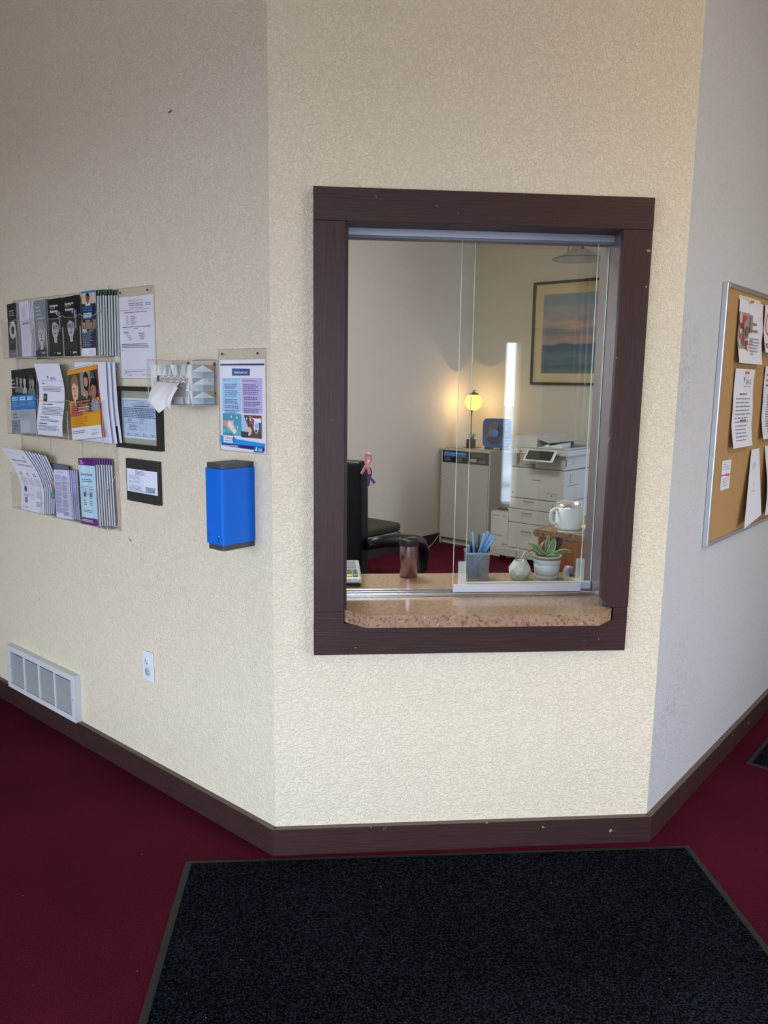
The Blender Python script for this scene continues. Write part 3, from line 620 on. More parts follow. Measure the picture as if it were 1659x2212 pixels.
e = MB(); e.tube([(0, -.002, 0), (RWD, -.002, 0), (RWD, -.002, RH), (0, -.002, RH), (0, -.002, 0)], .0018, AEDGE, 6)
for x in (.012, RWD-.012): e.box(x-.001, x+.001, -.0045, -.003, 0, RH, AEDGE)
for x in (.25, .5): e.box(x-.003, x+.003, -.006, -.003, .17, .33, AEDGE)
e.build('back_panel_rim', t)

def brochure(name, w, h, draw, label, s0, z0, off, n_back, edge, group, lean=.0, shear=0, cat='brochure', th=.0016, gap=.0042, dx=.004, backlabel=None, backdraw=None):
    """front brochure plus n_back plain copies standing behind it; lean tips the top outward from the wall"""
    t = at_left(name, label, cat, s0, z0, group if n_back else None, off)
    q = MB(); q.box(0, w, 0, th, 0, h, flat(edge)); s = Sheet(q); draw(s, w, h); q.build('cover', t)
    t.rotation_euler = (-lean, 0, LW) if not shear else (Matrix.Rotation(LW, 3, 'Z') @ Matrix.Rotation(shear, 3, 'Y') @ Matrix.Rotation(-lean, 3, 'X')).to_euler()
    if n_back:
        t2 = at_left(name, backlabel, cat, s0-dx, z0, group, off-gap); q = MB(); q.box(0, w, 0, th, 0, h, flat(edge)); s = Sheet(q); (backdraw or (lambda s, w, h: s.rect(0, h-.02, w, h, edge)))(s, w, h); q.build('cover', t2)
        t2.rotation_euler = t.rotation_euler
        for k in range(1, n_back):
            dup(t2, lp(s0-dx*(k+1)+.0008*((k*3) % 2), z0+.0006*(k % 3), off-gap*(k+1)))
    return t
zT = .958+.643; zM = .958+.330; zB = .958+.012
def d1_(s, w, h):
    s.rect(0, 0, w, h, '#3c3d42'); s.rect(0, .15, w, h, '#2b2c31'); s.lines(.016, h-.028, .06, 3, .0085, '#a9abb0', .45, 3, .2); s.ring(w*.52, .11, .030, .036, .018, '#b9bac0', 26); s.ell(w*.52, .11, .010, .013, '#26272c'); s.poly([(w*.52, .146), (w*.7, .14), (w*.6, .12), (w*.54, .124)], '#e8e9ee')
    s.lines(.02, .062, .055, 1, .005, '#85868c'); s.rect(.026, .035, .052, .052, '#2a2b30'); s.rect(0, 0, w, .03, '#6b6d73'); s.text('SAMHSA', .02, .010, .010, '#c9cbd2', .045)
brochure('brochure', .080, .216, d1_, 'dark grey brochure with a disc picture, leftmost in the top rack tier', 1.556, zT, .047, 2, '#b8bac4', 'dark brochures in the first top pocket', .03, -.04, backlabel='dark brochure tucked behind the disc picture brochure')
def d2_(s, w, h):
    s.rect(0, 0, w, h, '#dddded'); s.rect(.012, .016, w-.014, h-.012, '#c7c8dc'); s.rect(.014, .018, w-.016, h-.014, '#d3d3e4'); s.rect(.02, h-.055, w-.03, h-.022, '#c4c6dc')
    s.text('Know', .022, .158, .011, '#9496b0', .024); s.text('your', .032, .145, .011, '#7d80a0', .026); s.text('RIGHTS', .020, .126, .013, '#3b3d52', .052, bold=.01)
brochure('brochure', .078, .216, d2_, 'pale lilac RIGHTS brochure in the top rack tier', 1.447, zT, .045, 4, '#e4e3f0', 'pale rights brochures', .03, -.07, backlabel='pale lilac brochure standing behind the RIGHTS brochure')
def d3_(s, w, h):
    s.rect(0, 0, w, h, '#7d858a'); s.rect(0, h-.04, w, h, '#828b91')
    for i, (tt, f) in enumerate((('Payment', .034), ('options for', .042), ('treatment', .044), ('and recovery', .054), ('is different', .05))): s.text(tt, .012+.004*(i > 2), h-.028-.0145*i, .010, '#e6e9ea', f, bold=.01)
    s.rect(.02, h-.0945, .05, h-.092, '#d6c35a'); s.face(w*.55, .085, .095, '#b9bcbe', '#9a9ea1', '#4b5055'); s.rect(0, 0, w, .026, '#30383f'); s.text('BHG', w*.55, .009, .011, '#dfe6ee', .026, bold=.02); s.poly([(w*.4, .010), (w*.47, .020), (w*.38, .020)], '#4f8bd0')
brochure('brochure', .093, .216, d3_, 'grey payment options brochure with a pale face in the top rack tier', 1.326, zT, .046, 2, '#7c8890', 'grey payment brochures', .03, -.05, backlabel='grey brochure behind the payment options brochure')
def d4_(s, w, h):
    s.rect(0, 0, w, h, '#17171b'); s.text('Starting on', .010, h-.030, .0135, '#f0f0f2', .062, bold=.02); s.rect(.012, h-.0365, .048, h-.0345, '#c79a3a'); s.text('Methadone.', .012, h-.051, .0135, '#f0f0f2', .062, bold=.02)
    s.rect(.045, .09, w, .165, '#4a4d55'); s.rect(.06, .10, .068, .165, '#a6aab4'); s.rect(.078, .10, .086, .165, '#9a9ea8')
    s.face(w*.53, .108, .092, '#b4b5b9', '#222226', '#2a2b31', True); s.rect(0, 0, w, .022, '#101218'); s.text('BHG', w*.62, .007, .011, '#e6ebf4', .028, bold=.02); s.poly([(w*.44, .007), (w*.5, .017), (w*.4, .017)], '#4f8bd0')
brochure('brochure', .094, .216, d4_, 'black Starting on Methadone brochure, left one of the two stacks', 1.217, zT, .046, 2, '#3c3f46', 'methadone brochures, left stack', .03, -.03, backlabel='dark brochure behind the left Starting on Methadone brochure')
brochure('brochure', .096, .217, d4_, 'black Starting on Methadone brochure, taller right stack of the two', 1.092, zT, .050, 2, '#33363c', 'methadone brochures, right stack', .035, -.05, backlabel='dark brochure behind the right Starting on Methadone brochure')
def d6_(s, w, h):
    s.rect(0, 0, w, h, '#1d2945'); s.rect(0, h-.007, w, h, '#2f7fd0'); s.rect(.002, h-.045, w, h-.007, '#c6b9a6'); s.face(w*.45, h-.025, .034, '#7a5a4c', '#241c1c', '#d8d4cf', ru=.014)
    s.rect(.006, .130, w-.018, .178, '#1b3560'); s.text('PICTURE YOUR', .010, .169, .0066, '#5fa4dc', .06, bold=.01); s.text('RECOVERY JOURNEY', .010, .160, .0066, '#5fa4dc', .064, bold=.01); s.lines(.014, .153, .07, 3, .006, '#f0f3f8', .6, 3, .1); s.lines(.014, .136, .07, 1, .005, '#5fa4dc', .5)
    s.rect(0, .095, w, .128, '#8e8076'); s.face(.02, .114, .03, '#c99780', '#2a1d1a', '#d8dfe4', long=True, ru=.011); s.face(w-.028, .114, .028, '#b9866c', '#3a2c24', '#5a6a80', ru=.01)
    s.lines(.01, .088, w-.012, 9, .0065, '#8ea3c6', .35, 5, .35); s.rect(0, 0, w, .028, '#e6eaf2'); s.text('Mind', w-.042, .014, .009, '#8d97a4', .022); s.lines(w-.05, .010, w-.01, 1, .004, '#8d97a4')
brochure('brochure', .098, .230, d6_, 'navy and white recovery journey brochure, rightmost in the top rack tier', .968, zT, .049, 8, '#a9b4ae', 'recovery brochures in the last top pocket', .02, 0, dx=.0098, gap=.0050,
    backlabel='navy edged brochure stacked behind the recovery journey brochure', backdraw=lambda s, w, h: (s.rect(0, 0, w, h, '#22302f'), s.rect(w-.01, 0, w, h-.02, '#c9d0d2'), s.rect(0, h-.01, w, h, '#2c5a3c')))
# middle tier
def n1_(s, w, h):
    s.rect(0, 0, w, h, '#8f969e'); s.rect(0, h-.105, w, h, '#2c2b2b')
    for i, (u, c_) in enumerate(((.05, '#8b8987'), (.085, '#a6a3a0'), (.12, '#c4c1be'), (.17, '#8b8885'), (.195, '#a09c98'))): s.face(u, h-.042-.004*i, .05, c_, '#3a3836', '#77746f' if i != 2 else '#a9a6a2', ru=.014)
    s.text("Let's", .012, h-.045, .012, '#f0f0f0', .025, bold=.01); s.text('be the', .012, h-.06, .011, '#f0f0f0', .03, bold=.01); s.text('change', .012, h-.074, .011, '#f0f0f0', .035, bold=.01)
    s.rect(0, h-.165, w, h-.105, '#1b78c4')
    for i in range(3): s.lines(.012+.066*i, h-.113, .066+.066*i, 2, .0085, '#dcebfa', .6, i, .1); s.lines(.012+.066*i, h-.133, .07+.066*i, 4, .0055, '#8cc0ea', .35, i+5, .3)
    s.rect(0, 0, w, h-.165, '#a9b0bb'); s.lines(.02, h-.18, .06, 2, .013, '#6a727e', .5, 2); s.lines(.072, h-.178, .175, 4, .006, '#868e9c', .35, 4); s.rect(.0, 0, .078, .055, '#868e9a'); s.rect(.08, .005, .16, .052, '#b9c2cc'); s.lines(.016, .045, .06, 3, .012, '#6a727e', .5, 2)
brochure('newsletter', PW, .262, n1_, 'newsletter with a blue band and grey group photo in the middle rack tier', 1.556, zM, .050, 0, '#d9dde6', None, .05, -.055, 'newsletter')
def curled(name, label, s0, z0, off, w, h, warp, draw, group=None, cat='leaflet', edge=None):
    t = at_left(name, label, cat, s0, z0, group, off); q = MB(); s = Sheet(q, warp=warp); draw(s, w, h); s.rect(0, 0, w, h, PAPER, -.0006); q.build('printed_sheet', t); return t
def w_bhg(u, v): return (u+.020*math.sin((v-.04)*22)-.012*(v > .2)*(v-.2)*8, -.012*math.sin(v*21), v+.05*(0))
def n2_(s, w, h):
    s.rect(0, 0, w, h, '#e6e7f6'); s.text('BHG', .105, h-.063, .017, '#2c3f7a', .04, bold=.01); s.poly([(.085, h-.06), (.094, h-.048), (.080, h-.048)], '#2c5cae'); s.rect(.03, h-.0665, .2, h-.0655, '#5a6aa8')
    s.lines(.03, h-.075, .055, 1, .006, '#3f4458', .5); s.lines(.032, h-.088, .2, 4, .0055, '#60647c', .4, 4, .2); s.rect(.036, h-.146, .066, h-.116, '#33343c'); s.ell(.05, h-.13, .005, .008, '#a9a6a2'); s.lines(.072, h-.146, .2, 1, .005, '#60647c', .4)
    s.lines(.034, h-.155, .12, 1, .0065, '#2a2c3c', .5, 2, .1); s.lines(.034, h-.167, .2, 6, .0055, '#60647c', .4, 5, .15); s.lines(.028, h-.205, .1, 1, .0065, '#2a2c3c', .5, 3); s.lines(.028, h-.215, .2, 2, .0055, '#60647c', .4, 6, .2)
    s.lines(.02, h-.231, .09, 1, .0065, '#2a2c3c', .5); s.lines(.018, h-.24, .19, 4, .0055, '#60647c', .4, 7, .3)
n2 = curled('leaflet', 'curling white BHG letter sheet in the middle rack tier', 1.325, zM+.008, .052, .200, PH, w_bhg, n2_)
def w_b2(u, v): return (u+.0-.05*v*(v > 0)*.6, .012-.03*max(0, v-.18), v)
for i, lb in enumerate(('white sheet leaning behind the orange booklet, nearest of three', 'white sheet leaning behind the orange booklet, middle of three', 'white sheet leaning behind the orange booklet, farthest of three')):
    curled('leaflet', lb, 1.035-.018*i, zM, .034-.009*i, PW, PH+.012, lambda u, v, i=i: (u-.09*max(0, v-.215)-.01*v*i, -.012*math.sin(v*8), v), lambda s, w, h: s.rect(0, 0, w, h, '#dfe2ef'))
def n3_(s, w, h):
    s.rect(0, 0, w, h, '#e2e6f2'); s.rect(0, .045, w, .145, '#e0a123'); s.rect(0, h-.017, w, h, '#e39a20')
    s.rect(0, .145, w, h-.017, '#4c4c36'); s.rect(.09, h-.10, .19, h-.017, '#8c8f8a'); s.rect(.165, .145, w, h-.017, '#34383c')
    s.face(.048, h-.075, .10, '#dcb19c', '#8a6a4c', '#b24a5c', ru=.03); s.face(.132, h-.05, .056, '#c58f78', '#201a1a', '#d5a08c', long=True, ru=.018); s.face(.18, h-.05, .052, '#9c6f58', '#4f4c46', '#4f6c90', ru=.017)
    s.face(.185, .175, .075, '#a9745a', '#191718', '#8aa0b4', ru=.024); s.face(.138, .165, .045, '#b98a70', '#2a2c2c', '#a24450', ru=.014)
    s.poly([(.060, h-.115), (.168, h-.118), (.160, h-.165), (.062, h-.158)], '#1c2550'); s.text('PICTURE YOURSELF', .066, h-.128, .0095, '#eda53a', .094, bold=.015); s.text('IN RECOVERY', .082, h-.140, .0095, '#eda53a', .062, bold=.015); s.lines(.072, h-.145, .155, 3, .0055, '#e9eaf0', .5, 2, .1)
    s.lines(.016, .137, .11, 1, .006, '#a5670f', .5); s.lines(.018, .128, .2, 5, .008, '#b87b1a', .35, 3, .25); s.lines(.018, .082, .13, 5, .0075, '#b87b1a', .35, 8, .2); s.lines(.02, .032, .11, 2, .007, '#6a6f82', .35, 1, .1); s.text('Mind', .16, .026, .009, '#9aa0ac', .03); s.lines(.15, .018, .2, 2, .005, '#8a90a0', .35)
n3 = brochure('booklet', .212, .262, n3_, 'orange spiral bound Picture Yourself in Recovery booklet in the rack', 1.062, zM, .056, 0, '#c23b2a', None, .035, -.11, 'booklet', .006)
q = MB(); SPI = pr('spiral_wire', (.75, .75, .78), .3, .6)
for i in range(26):
    x = .018+.176*i/25; q.tube([(x+.002*math.sin(a), -.0005+.006*math.cos(a)+.002, .262+.006*math.sin(a)) for a in [k*PI/4 for k in range(9)]], .0007, SPI, 4)
q.build('spiral_binding', n3)
# lower tier
def w_c(u, v):
    k = max(0, v-.09)/.17
    return (u-.05*k**1.6+.012*math.sin(v*14), -.035*k**1.5-.0, v-.012*k*k)
def c1_(s, w, h):
    s.rect(0, 0, w, h, '#dfe1ec'); s.lines(.02, h-.018, .09, 1, .005, '#8a8e9c', .4); s.text('Medication-Assisted', .03, h-.058, .013, '#4a4d5c', .125, bold=.012); s.text('Treatment saves lives.', .045, h-.077, .013, '#4a4d5c', .135, bold=.012); s.lines(.14, h-.03, .165, 3, .005, '#9a9dac', .5)
    for i in range(3): s.lines(.03+.058*i, h-.108, .055+.058*i, 2, .008, '#6a6e80', .45, i, .2); s.lines(.028+.058*i, h-.128, .076+.058*i, 7, .0052, '#8f93a6', .35, i+3, .2)
    s.ell(.043, .092, .011, .013, '#2f4f9c'); s.ell(.043, .092, .006, .008, '#8ea6d8'); s.ell(.047, .045, .011, .013, '#2f4f9c'); s.ell(.047, .045, .006, .008, '#8ea6d8'); s.lines(.03, .07, .08, 2, .005, '#8f93a6'); s.ring(.1, .085, .02, .014, .0012, '#9a9eb0'); s.ring(.108, .062, .016, .01, .0012, '#9a9eb0')
    s.lines(.14, .09, .185, 6, .0052, '#8f93a6', .35); s.lines(.135, .045, .19, 4, .0055, '#7d8196', .4); s.lines(.02, .018, .07, 2, .005, '#8f93a6', .35)
for i in range(8):
    lab = 'white treatment leaflet curling out of the lower left rack pocket, frontmost' if i == 0 else 'white leaflet in the curling stack behind the treatment leaflet'
    curled('leaflet', lab, 1.527-.007*i, zB+.001*(i % 3), .052-.0052*i, .198, PH*.975-.003*i, lambda u, v, i=i: tuple(a+b_ for a, b_ in zip(w_c(u, v), (.0025*i*(v > .15)*(v-.15)*20, 0, 0))), c1_ if i == 0 else (lambda s, w, h: s.rect(0, 0, w, h, '#d9dcea')), 'curling white leaflet stack' )
# booklet with black comb binding and a coral ribbon
t = at_left('comb_bound_booklet', 'grey comb bound booklet behind the folded lilac leaflets', 'booklet', 1.322, zB, o=.022)
q = MB(); s = Sheet(q); s.rect(0, 0, .150, .208, '#5f6a78'); s.rect(.0, 0, .030, .2, '#3c4654'); q.box(0, .150, 0, .006, 0, .208, flat('#56616f')); s.ell(.075, .196, .002, .002, '#d9a86a'); q.build('cover', t)
q = MB()
for i in range(24): z = .02+i*.0078; q.tube([(.004+.004*math.cos(a), -.001+.004*math.sin(a), z) for a in [k*PI/4 for k in range(9)]], .0011, BLACK if i > 6 else BLACK, 4)
q.build('comb_binding', t)
q = MB(); RB = pr('coral_ribbon', (.55, .16, .11), .6)
q.tube([(.012, -.004, .19), (.026, -.006, .14), (.034, -.006, .10), (.05, -.006, .07)], .002, RB, 6); q.tube([(.034, -.004, .195), (.030, -.006, .15), (.036, -.006, .10)], .002, RB, 6); q.lathe([(0, 0), (.008, .003), (.01, .02), (.006, .034), (0, .036)], pr('teal_tag', (.06, .3, .28), .6), .034, -.006, 12, cz=.065); q.build('ribbon', t); t.rotation_euler = (0, -.0, LW)
def lf_(s, w, h):
    s.rect(0, 0, w, h, '#d3d6ee'); s.text('OPPORTUNITIES', w*.42, h-.011, .006, '#2e3150', .05, 'c', .01)
    v = h-.02
    for k in range(9): nl = (5, 2, 5, 3, 2, 4, 8, 3, 6)[k] if k < 9 else 3; s.lines(.005, v, .058, min(nl, max(1, int(v/.0042)-1)), .0036, '#6a6e98', .5, k, .15); v -= nl*.0036+.002
    v = h-.024
    for k, nl in enumerate((5, 3, 7, 2, 5, 9, 3, 5)): s.lines(.062, v, w-.012, nl, .0036, '#6a6e98', .5, k+20, .25); v -= nl*.0036+.0025
    s.rect(w-.008, 0, w-.006, h, '#b0b4dc')
brochure('folded_leaflet', .120, .192, lf_, 'folded leaflet of dense small print in the lower middle rack pocket', 1.229, zB, .050, 4, '#b9bdde', 'folded lilac leaflets', .01, -.035, 'leaflet', .0022, .0046, .0065, 'folded lilac leaflet stacked behind the dense print one')
def gs_(s, w, h):
    s.rect(0, 0, w, h, '#b4d8ea'); s.poly([(.03, 0), (.09, 0), (.04, h), (.02, h)], '#c1e0ef'); s.rect(0, h-.026, w, h, '#5b2170'); s.text('bhg', .010, h-.012, .008, '#f0e6f6', .016, bold=.02); s.lines(.010, h-.015, .042, 2, .0045, '#c9a9d6', .5)
    s.text('Getting Started', .011, h-.065, .015, '#23252f', .083); s.lines(.016, h-.078, .09, 2, .0075, '#47707e', .45, 3, .1); s.text('Your questions answered.', .014, h-.108, .007, '#33434c', .083)
    for k, u in enumerate((.034, .076)): s.ring(u, .118, .0145, .018, .001, '#23405a'); s.rect(u-.006, .107, u+.007, .128, '#5b2170' if k == 0 else '#7a5c9c'); s.ell(u-.002, .128, .004, .006, '#e8e3f0'); s.lines(u-.010, .093, u+.011, 3, .0075, '#5a8090', .4, k)
    s.rect(.049, .1175, .061, .1185, '#23405a'); s.lines(.024, .056, .088, 2, .006, '#47707e', .4); s.rect(0, 0, w, .026, '#5b2170'); s.lines(.006, .019, .09, 2, .0055, '#e9ddef', .5, 2, .1)
brochure('brochure', .116, .252, gs_, 'light blue and purple Getting Started brochure, lower right in the rack', 1.027, zB, .052, 7, '#8f8d9a', 'getting started brochures', .005, -.035, dx=.0075, gap=.0056, th=.003, backlabel='purple topped brochure stacked behind the Getting Started brochure',
    backdraw=lambda s, w, h: (s.rect(0, 0, w, h, '#6a6a78'), s.rect(w-.008, 0, w, h-.02, '#d9dce4'), s.rect(0, h-.022, w, h, '#5b2170')))

# ================================================================== RIGHT WALL: BULLETIN BOARD
bs0, bs1, bz0, bz1 = .345, 1.62, .962, 1.868
t = thing('bulletin_board', 'cork bulletin board with aluminium frame on the right grey wall', 'bulletin board', rp(bs0, bz0), RW)
CORK = pr('cork', (.40, .235, .095), .85, bump=(300, .3, .001), var=(220, .10)); bw, bh = bs1-bs0, bz1-bz0
MB().box(.012, bw-.012, -.012, -.001, .012, bh-.012, CORK).build('cork_panel', t)
FA = pr('frame_aluminium', (.60, .63, .68), .3, .9); fz = .016
for nm, bx_ in (('frame_rail', (0, fz, -.02, 0, 0, bh)), ('frame_rail', (bw-fz, bw, -.02, 0, 0, bh)), ('frame_rail', (fz, bw-fz, -.02, 0, 0, fz)), ('frame_rail', (fz, bw-fz, -.02, 0, bh-fz, bh))):
    MB().box(*bx_, FA).build(nm, t, bevel=.003)
def pinned(name, label, s0, z0, w, h, draw, warp=None, cat='notice', off=.0135, rot=0):
    t = thing(name, label, cat, rp(s0, z0, off), RW); q = MB(); s = Sheet(q, warp=warp); s.rect(0, 0, w, h, '#d9dbe8'); draw(s, w, h)
    s.rect(0, 0, w, h, PAPER, -.0005); q.build('printed_sheet', t)
    if rot: t.rotation_euler = (Matrix.Rotation(RW, 3, 'Z') @ Matrix.Rotation(rot, 3, 'Y')).to_euler()
    return t
wv = lambda u, v: (u, -.004-.008*math.sin(v*14)**2*(.3+u*2)-.016*(1-min(1, v*12)), v)
def p1(s, w, h):
    s.rect(.0, .05, .12, h-.045, '#9a8f8c'); rnd = random.Random(8)
    for i in range(26): s.ell(.01+rnd.random()*.1, .055+rnd.random()*(h-.115), .008+rnd.random()*.012, .008+rnd.random()*.012, rnd.choice(['#b24a4a', '#c4615c', '#8a3a3c', '#77706e', '#c8b6b2', '#5d6660']))
    s.rect(.12, .11, .15, h-.05, '#8c8984'); s.text('TOP', .245, h-.06, .012, '#8a8c98', .03); s.lines(.13, h-.075, .2, 1, .014, '#8a7a78', .6); s.lines(.13, h-.1, .22, 1, .014, '#8a7a78', .6)
    s.lines(.13, h-.13, .25, 5, .011, '#8d90a0', .35, 3, .3); s.lines(.13, .085, .18, 5, .012, '#8d90a0', .35, 5, .5)
pinned('notice', 'autumn flyer with red flowers, top left on the cork board', .488, 1.605, .285, .222, p1, wv)
pinned('notice', 'paper strip peeking above the red flower flyer', .492, 1.815, .265, .024, lambda s, w, h: (s.rect(0, 0, w, h, '#d2cfcb'), s.lines(.04, .016, .12, 1, .008, '#8a8c98')), None, off=.0122)
def p2(s, w, h):
    s.rect(.09, h-.03, .16, h-.012, '#2b5aa8'); s.ring(.085, .110, .068, .052, .009, '#b0243c', 28); s.poly([(.055, .062), (.085, .064), (.105, .155), (.08, .16)], '#23242c'); s.rect(.085, .15, .112, .158, '#23242c')
    for i in range(4): s.rect(.066+.003*i, .075+.013*i, .086+.003*i, .081+.013*i, '#c9cad6')
    s.poly([(.036, .145), (.044, .152), (.136, .075), (.128, .068)][::-1], '#b0243c'); s.text('NO CELL PHONES', .012, .018, .026, '#33343e', .19, bold=.01)
pinned('notice', 'no cell phones notice with a red circle on the cork board', .800, 1.652, .22, .178, p2, wv)
def p3(s, w, h):
    s.text('BHG', .135, h-.055, .026, '#3a3f58', .065); s.poly([(.115, h-.05), (.125, h-.03), (.105, h-.03)], '#3a5aa0'); s.lines(.11, h-.062, .2, 1, .006, '#7a7e90'); s.lines(.07, h-.088, .17, 1, .012, '#6a6d7c', .5)
    s.lines(.03, h-.105, .21, 7, .014, '#888b9a', .35, 3, .15); s.lines(.09, .10, .16, 1, .012, '#55586a', .5); s.lines(.04, .08, .2, 5, .013, '#888b9a', .35, 9, .3)
pinned('notice', 'curling BHG notice below the red flower flyer on the cork board', .503, 1.302, .235, .284, p3, wv)
def p4(s, w, h):
    s.lines(.03, h-.03, .2, 3, .02, '#6a6d7c', .4, 2); s.lines(.05, h-.11, .2, 14, .0095, '#555868', .45, 7, .1); s.rect(.03, .05, .2, .052, '#555868'); s.lines(.06, .04, .2, 2, .01, '#6a6d7c', .4)
pinned('notice', 'typed list notice below the no cell phones notice', .880, 1.318, .216, .285, p4, wv)
pinned('appointment_card', 'small white card with an orange band across, on the cork board', .455, 1.152, .104, .107, lambda s, w, h: (s.rect(0, .052, w, .056, '#9c3f26'), s.lines(.02, .094, .09, 3, .009, '#8a8d9c', .3, 2, .4), s.lines(.02, .04, .09, 4, .008, '#8a8d9c', .3, 5, .3)), None, 'card')
wb = lambda u, v: (u-.30*(.1-v)*(v < .28)*.8 if False else u*(.45+.55*(1-v/.285))+.10*(v/.285), -.004-.026*(1-v/.285)-.010*math.sin(u*30), v+.03*(u/.216-.5)*(1-v/.285))
def p6(s, w, h): s.text('UMS', .05, h-.075, .035, '#7fb4cc', .12); s.lines(.07, .15, .13, 1, .012, '#8a8d9c', .3); s.lines(.07, .125, .12, 1, .012, '#8a8d9c', .3)
pinned('notice', 'drooping white leaflet with pale blue letters, low on the cork board', .690, 1.000, .216, .282, p6, wb)
pinned('notice', 'shiny rumpled leaflet at the right photo edge of the cork board', .985, 1.0, .216, .285, lambda s, w, h: s.lines(.04, h-.06, .19, 6, .02, '#9ea2b6', .25, 3), lambda u, v: (u, -.006-.02*(1-v/.285)-.007*math.sin(u*42+v*14), v))
PINM = pr('orange_push_pin', (.75, .13, .05), .35)
for i, (s_, z_, lb) in enumerate(((.600, 1.822, 'orange push pin at the top of the red flower flyer'), (.622, 1.573, 'orange push pin at the top of the curling BHG notice'), (.508, 1.206, 'orange push pin in the small white card'))):
    o = MB().lathe([(0, -.010), (.0055, -.0095), (.0055, -.007), (.003, -.006), (.0042, -.002), (.0055, 0)], PINM, 0, 0, 14, axis='y').build('push_pin', loc=rp(s_, z_, .0225 if i < 2 else .0145), rotz=RW); tag(o, lb, 'push pin')
MB_ = MB().lathe([(0, -.003), (.004, -.0025), (.0045, 0)], flat('#e6e8ee'), 0, 0, 12, axis='y').build('push_pin', loc=rp(.80, 1.262, .021), rotz=RW); tag(MB_, 'white push pin at the top of the drooping leaflet', 'push pin')

# ================================================================== MATS
t = thing('entrance_mat', 'large black entrance mat in front of the reception window', 'mat', (.54, -.6, 0))
MB().box(-.83, .83, -.62, .555, 0.0005, .004, MATB).build('rubber_edge', t, bevel=.001); MB().box(-.808, .808, -.6, .535, .004, .009, MATM).build('pile', t, bevel=.002); t.rotation_euler = (0, 0, -.012)
t = thing('entrance_mat', 'second black mat at the right edge of the photo', 'mat', (1.885, .493, 0), RW)
MB().box(0, 1.2, -.9, .0, .0005, .004, MATB).build('rubber_edge', t); MB().box(.02, 1.18, -.88, -.02, .004, .009, MATM).build('pile', t)
# ================================================================== OFFICE
GREY = pr('cabinet_grey', (.36, .37, .375), .5); GREYD = pr('cabinet_grey_shadow_gap', (.05, .05, .055), .7)
OFR = -PI/4     # furniture on the back wall faces the lobby corner
def at_back(name, label, cat, a, b, z, group=None): return thing(name, label, cat, ab(a, b, z), OFR, group)
# --- storage cabinet
t = at_back('storage_cabinet', 'grey one door storage cabinet in the office corner under the globe lamp', 'cabinet', 4.463, 2.604, 0)
cw, ch, cd = .549, .918, .465
q = MB(); q.box(0, .016, 0, cd, 0, ch-.02, GREY); q.box(cw-.016, cw, 0, cd, 0, ch-.02, GREY); q.box(.016, cw-.016, .014, cd, .06, ch-.02, GREY); q.box(.016, cw-.016, .035, cd, 0, .06, GREY); q.box(-.006, cw+.006, -.012, cd, ch-.02, ch, GREY); q.build('body', t, bevel=.0015)
d_ = MB().box(.018, cw-.018, -.004, .0135, .064, .782, GREY).build('door', t, bevel=.002)
MB().lathe([(0, -.007), (.008, -.007), (.008, -.003)], CHROME, .035, 0, 14, axis='y', cz=.66).box(.034, .036, -.0078, -.0068, .655, .665, BLACK).build('lock', d_)
q = MB(); q.box(.02, cw-.02, .0, .0135, .788, .892, BLACKS); s = Sheet(q, .024, .790, -.0003); s.rect(0, 0, .50, .10, '#121316')
s.rect(.008, .050, .262, .096, '#2b5fa6'); s.text('Shred-it keeps your sensitive', .012, .079, .014, '#cfe0f4', .235, bold=.01); s.text('documents secure.', .012, .062, .013, '#cfe0f4', .13, bold=.01); s.lines(.014, .042, .10, 4, .0095, '#8a8e98', .4, 2); s.lines(.15, .042, .22, 4, .0095, '#8a8e98', .4, 4)
s.rect(.271, 0, .275, .10, '#44474c'); s.lines(.33, .082, .46, 2, .010, '#5b7078', .4, 3, .1); s.rect(.305, .016, .375, .044, '#9aa6ac'); s.text('Secure', .316, .024, .013, '#2a2c30', .048); s.lines(.40, .036, .48, 3, .010, '#8a8e98', .4, 6, .2); q.build('label_strip', t)
q = MB().box(.03, .50, .02, .028, ch, ch+.003, pr('slot_dark', (.03, .02, .02), .6)); q.build('slot_lid', t)
# --- globe lamp
BRASS = pr('brass', (.55, .36, .13), .28, 1)
la, lb_ = 4.70, 2.415
t = thing('table_lamp', 'glowing globe lamp with a brass stem on the grey cabinet', 'lamp', ab(la, lb_, ch))
MB().lathe([(0, 0), (.088, 0), (.09, .004), (.086, .010), (.05, .014), (0, .016)], BRASS).build('base', t)
MB().lathe([(.0085, .014), (.0085, .30), (.012, .335), (.02, .352)], BRASS, -.018).build('stem', t)
GL, nt, out = newmat('lit_glass_globe'); e1 = N(nt, 'ShaderNodeEmission'); e1.inputs[0].default_value = (1, .76, .22, 1); e1.inputs[1].default_value = 1.55
t1 = N(nt, 'ShaderNodeBsdfTransparent'); m1 = N(nt, 'ShaderNodeMixShader'); m1.inputs[0].default_value = .88; nt.links.new(t1.outputs[0], m1.inputs[1]); nt.links.new(e1.outputs[0], m1.inputs[2]); nt.links.new(m1.outputs[0], out.inputs[0])
MB().lathe([(.001, -.0825)]+[(.0825*math.cos(a), .0825*math.sin(a)) for a in [-PI/2+PI*i/20 for i in range(1, 20)]]+[(.001, .0825)], GL, cz=.430).build('globe_shade', t)
q = MB().lathe([(.050, .497), (.046, .506), (.028, .516), (.008, .520), (.006, .530), (.0, .531)], pr('aged_brass', (.22, .17, .09), .4, .9)).tube([(-.012, 0, .532), (.016, 0, .538)], .006, BRASS, 8); q.build('top_cap', t)
pl = bpy.data.lights.new('globe_bulb', 'POINT'); pl.energy = 36; pl.color = (1, .60, .25); pl.shadow_soft_size = 0; po = bpy.data.objects.new('globe_bulb', pl); C.objects.link(po); x_, y_, z_ = ab(la, lb_, ch+.43); po.location = (x_, y_, z_); 
pl.use_shadow = True
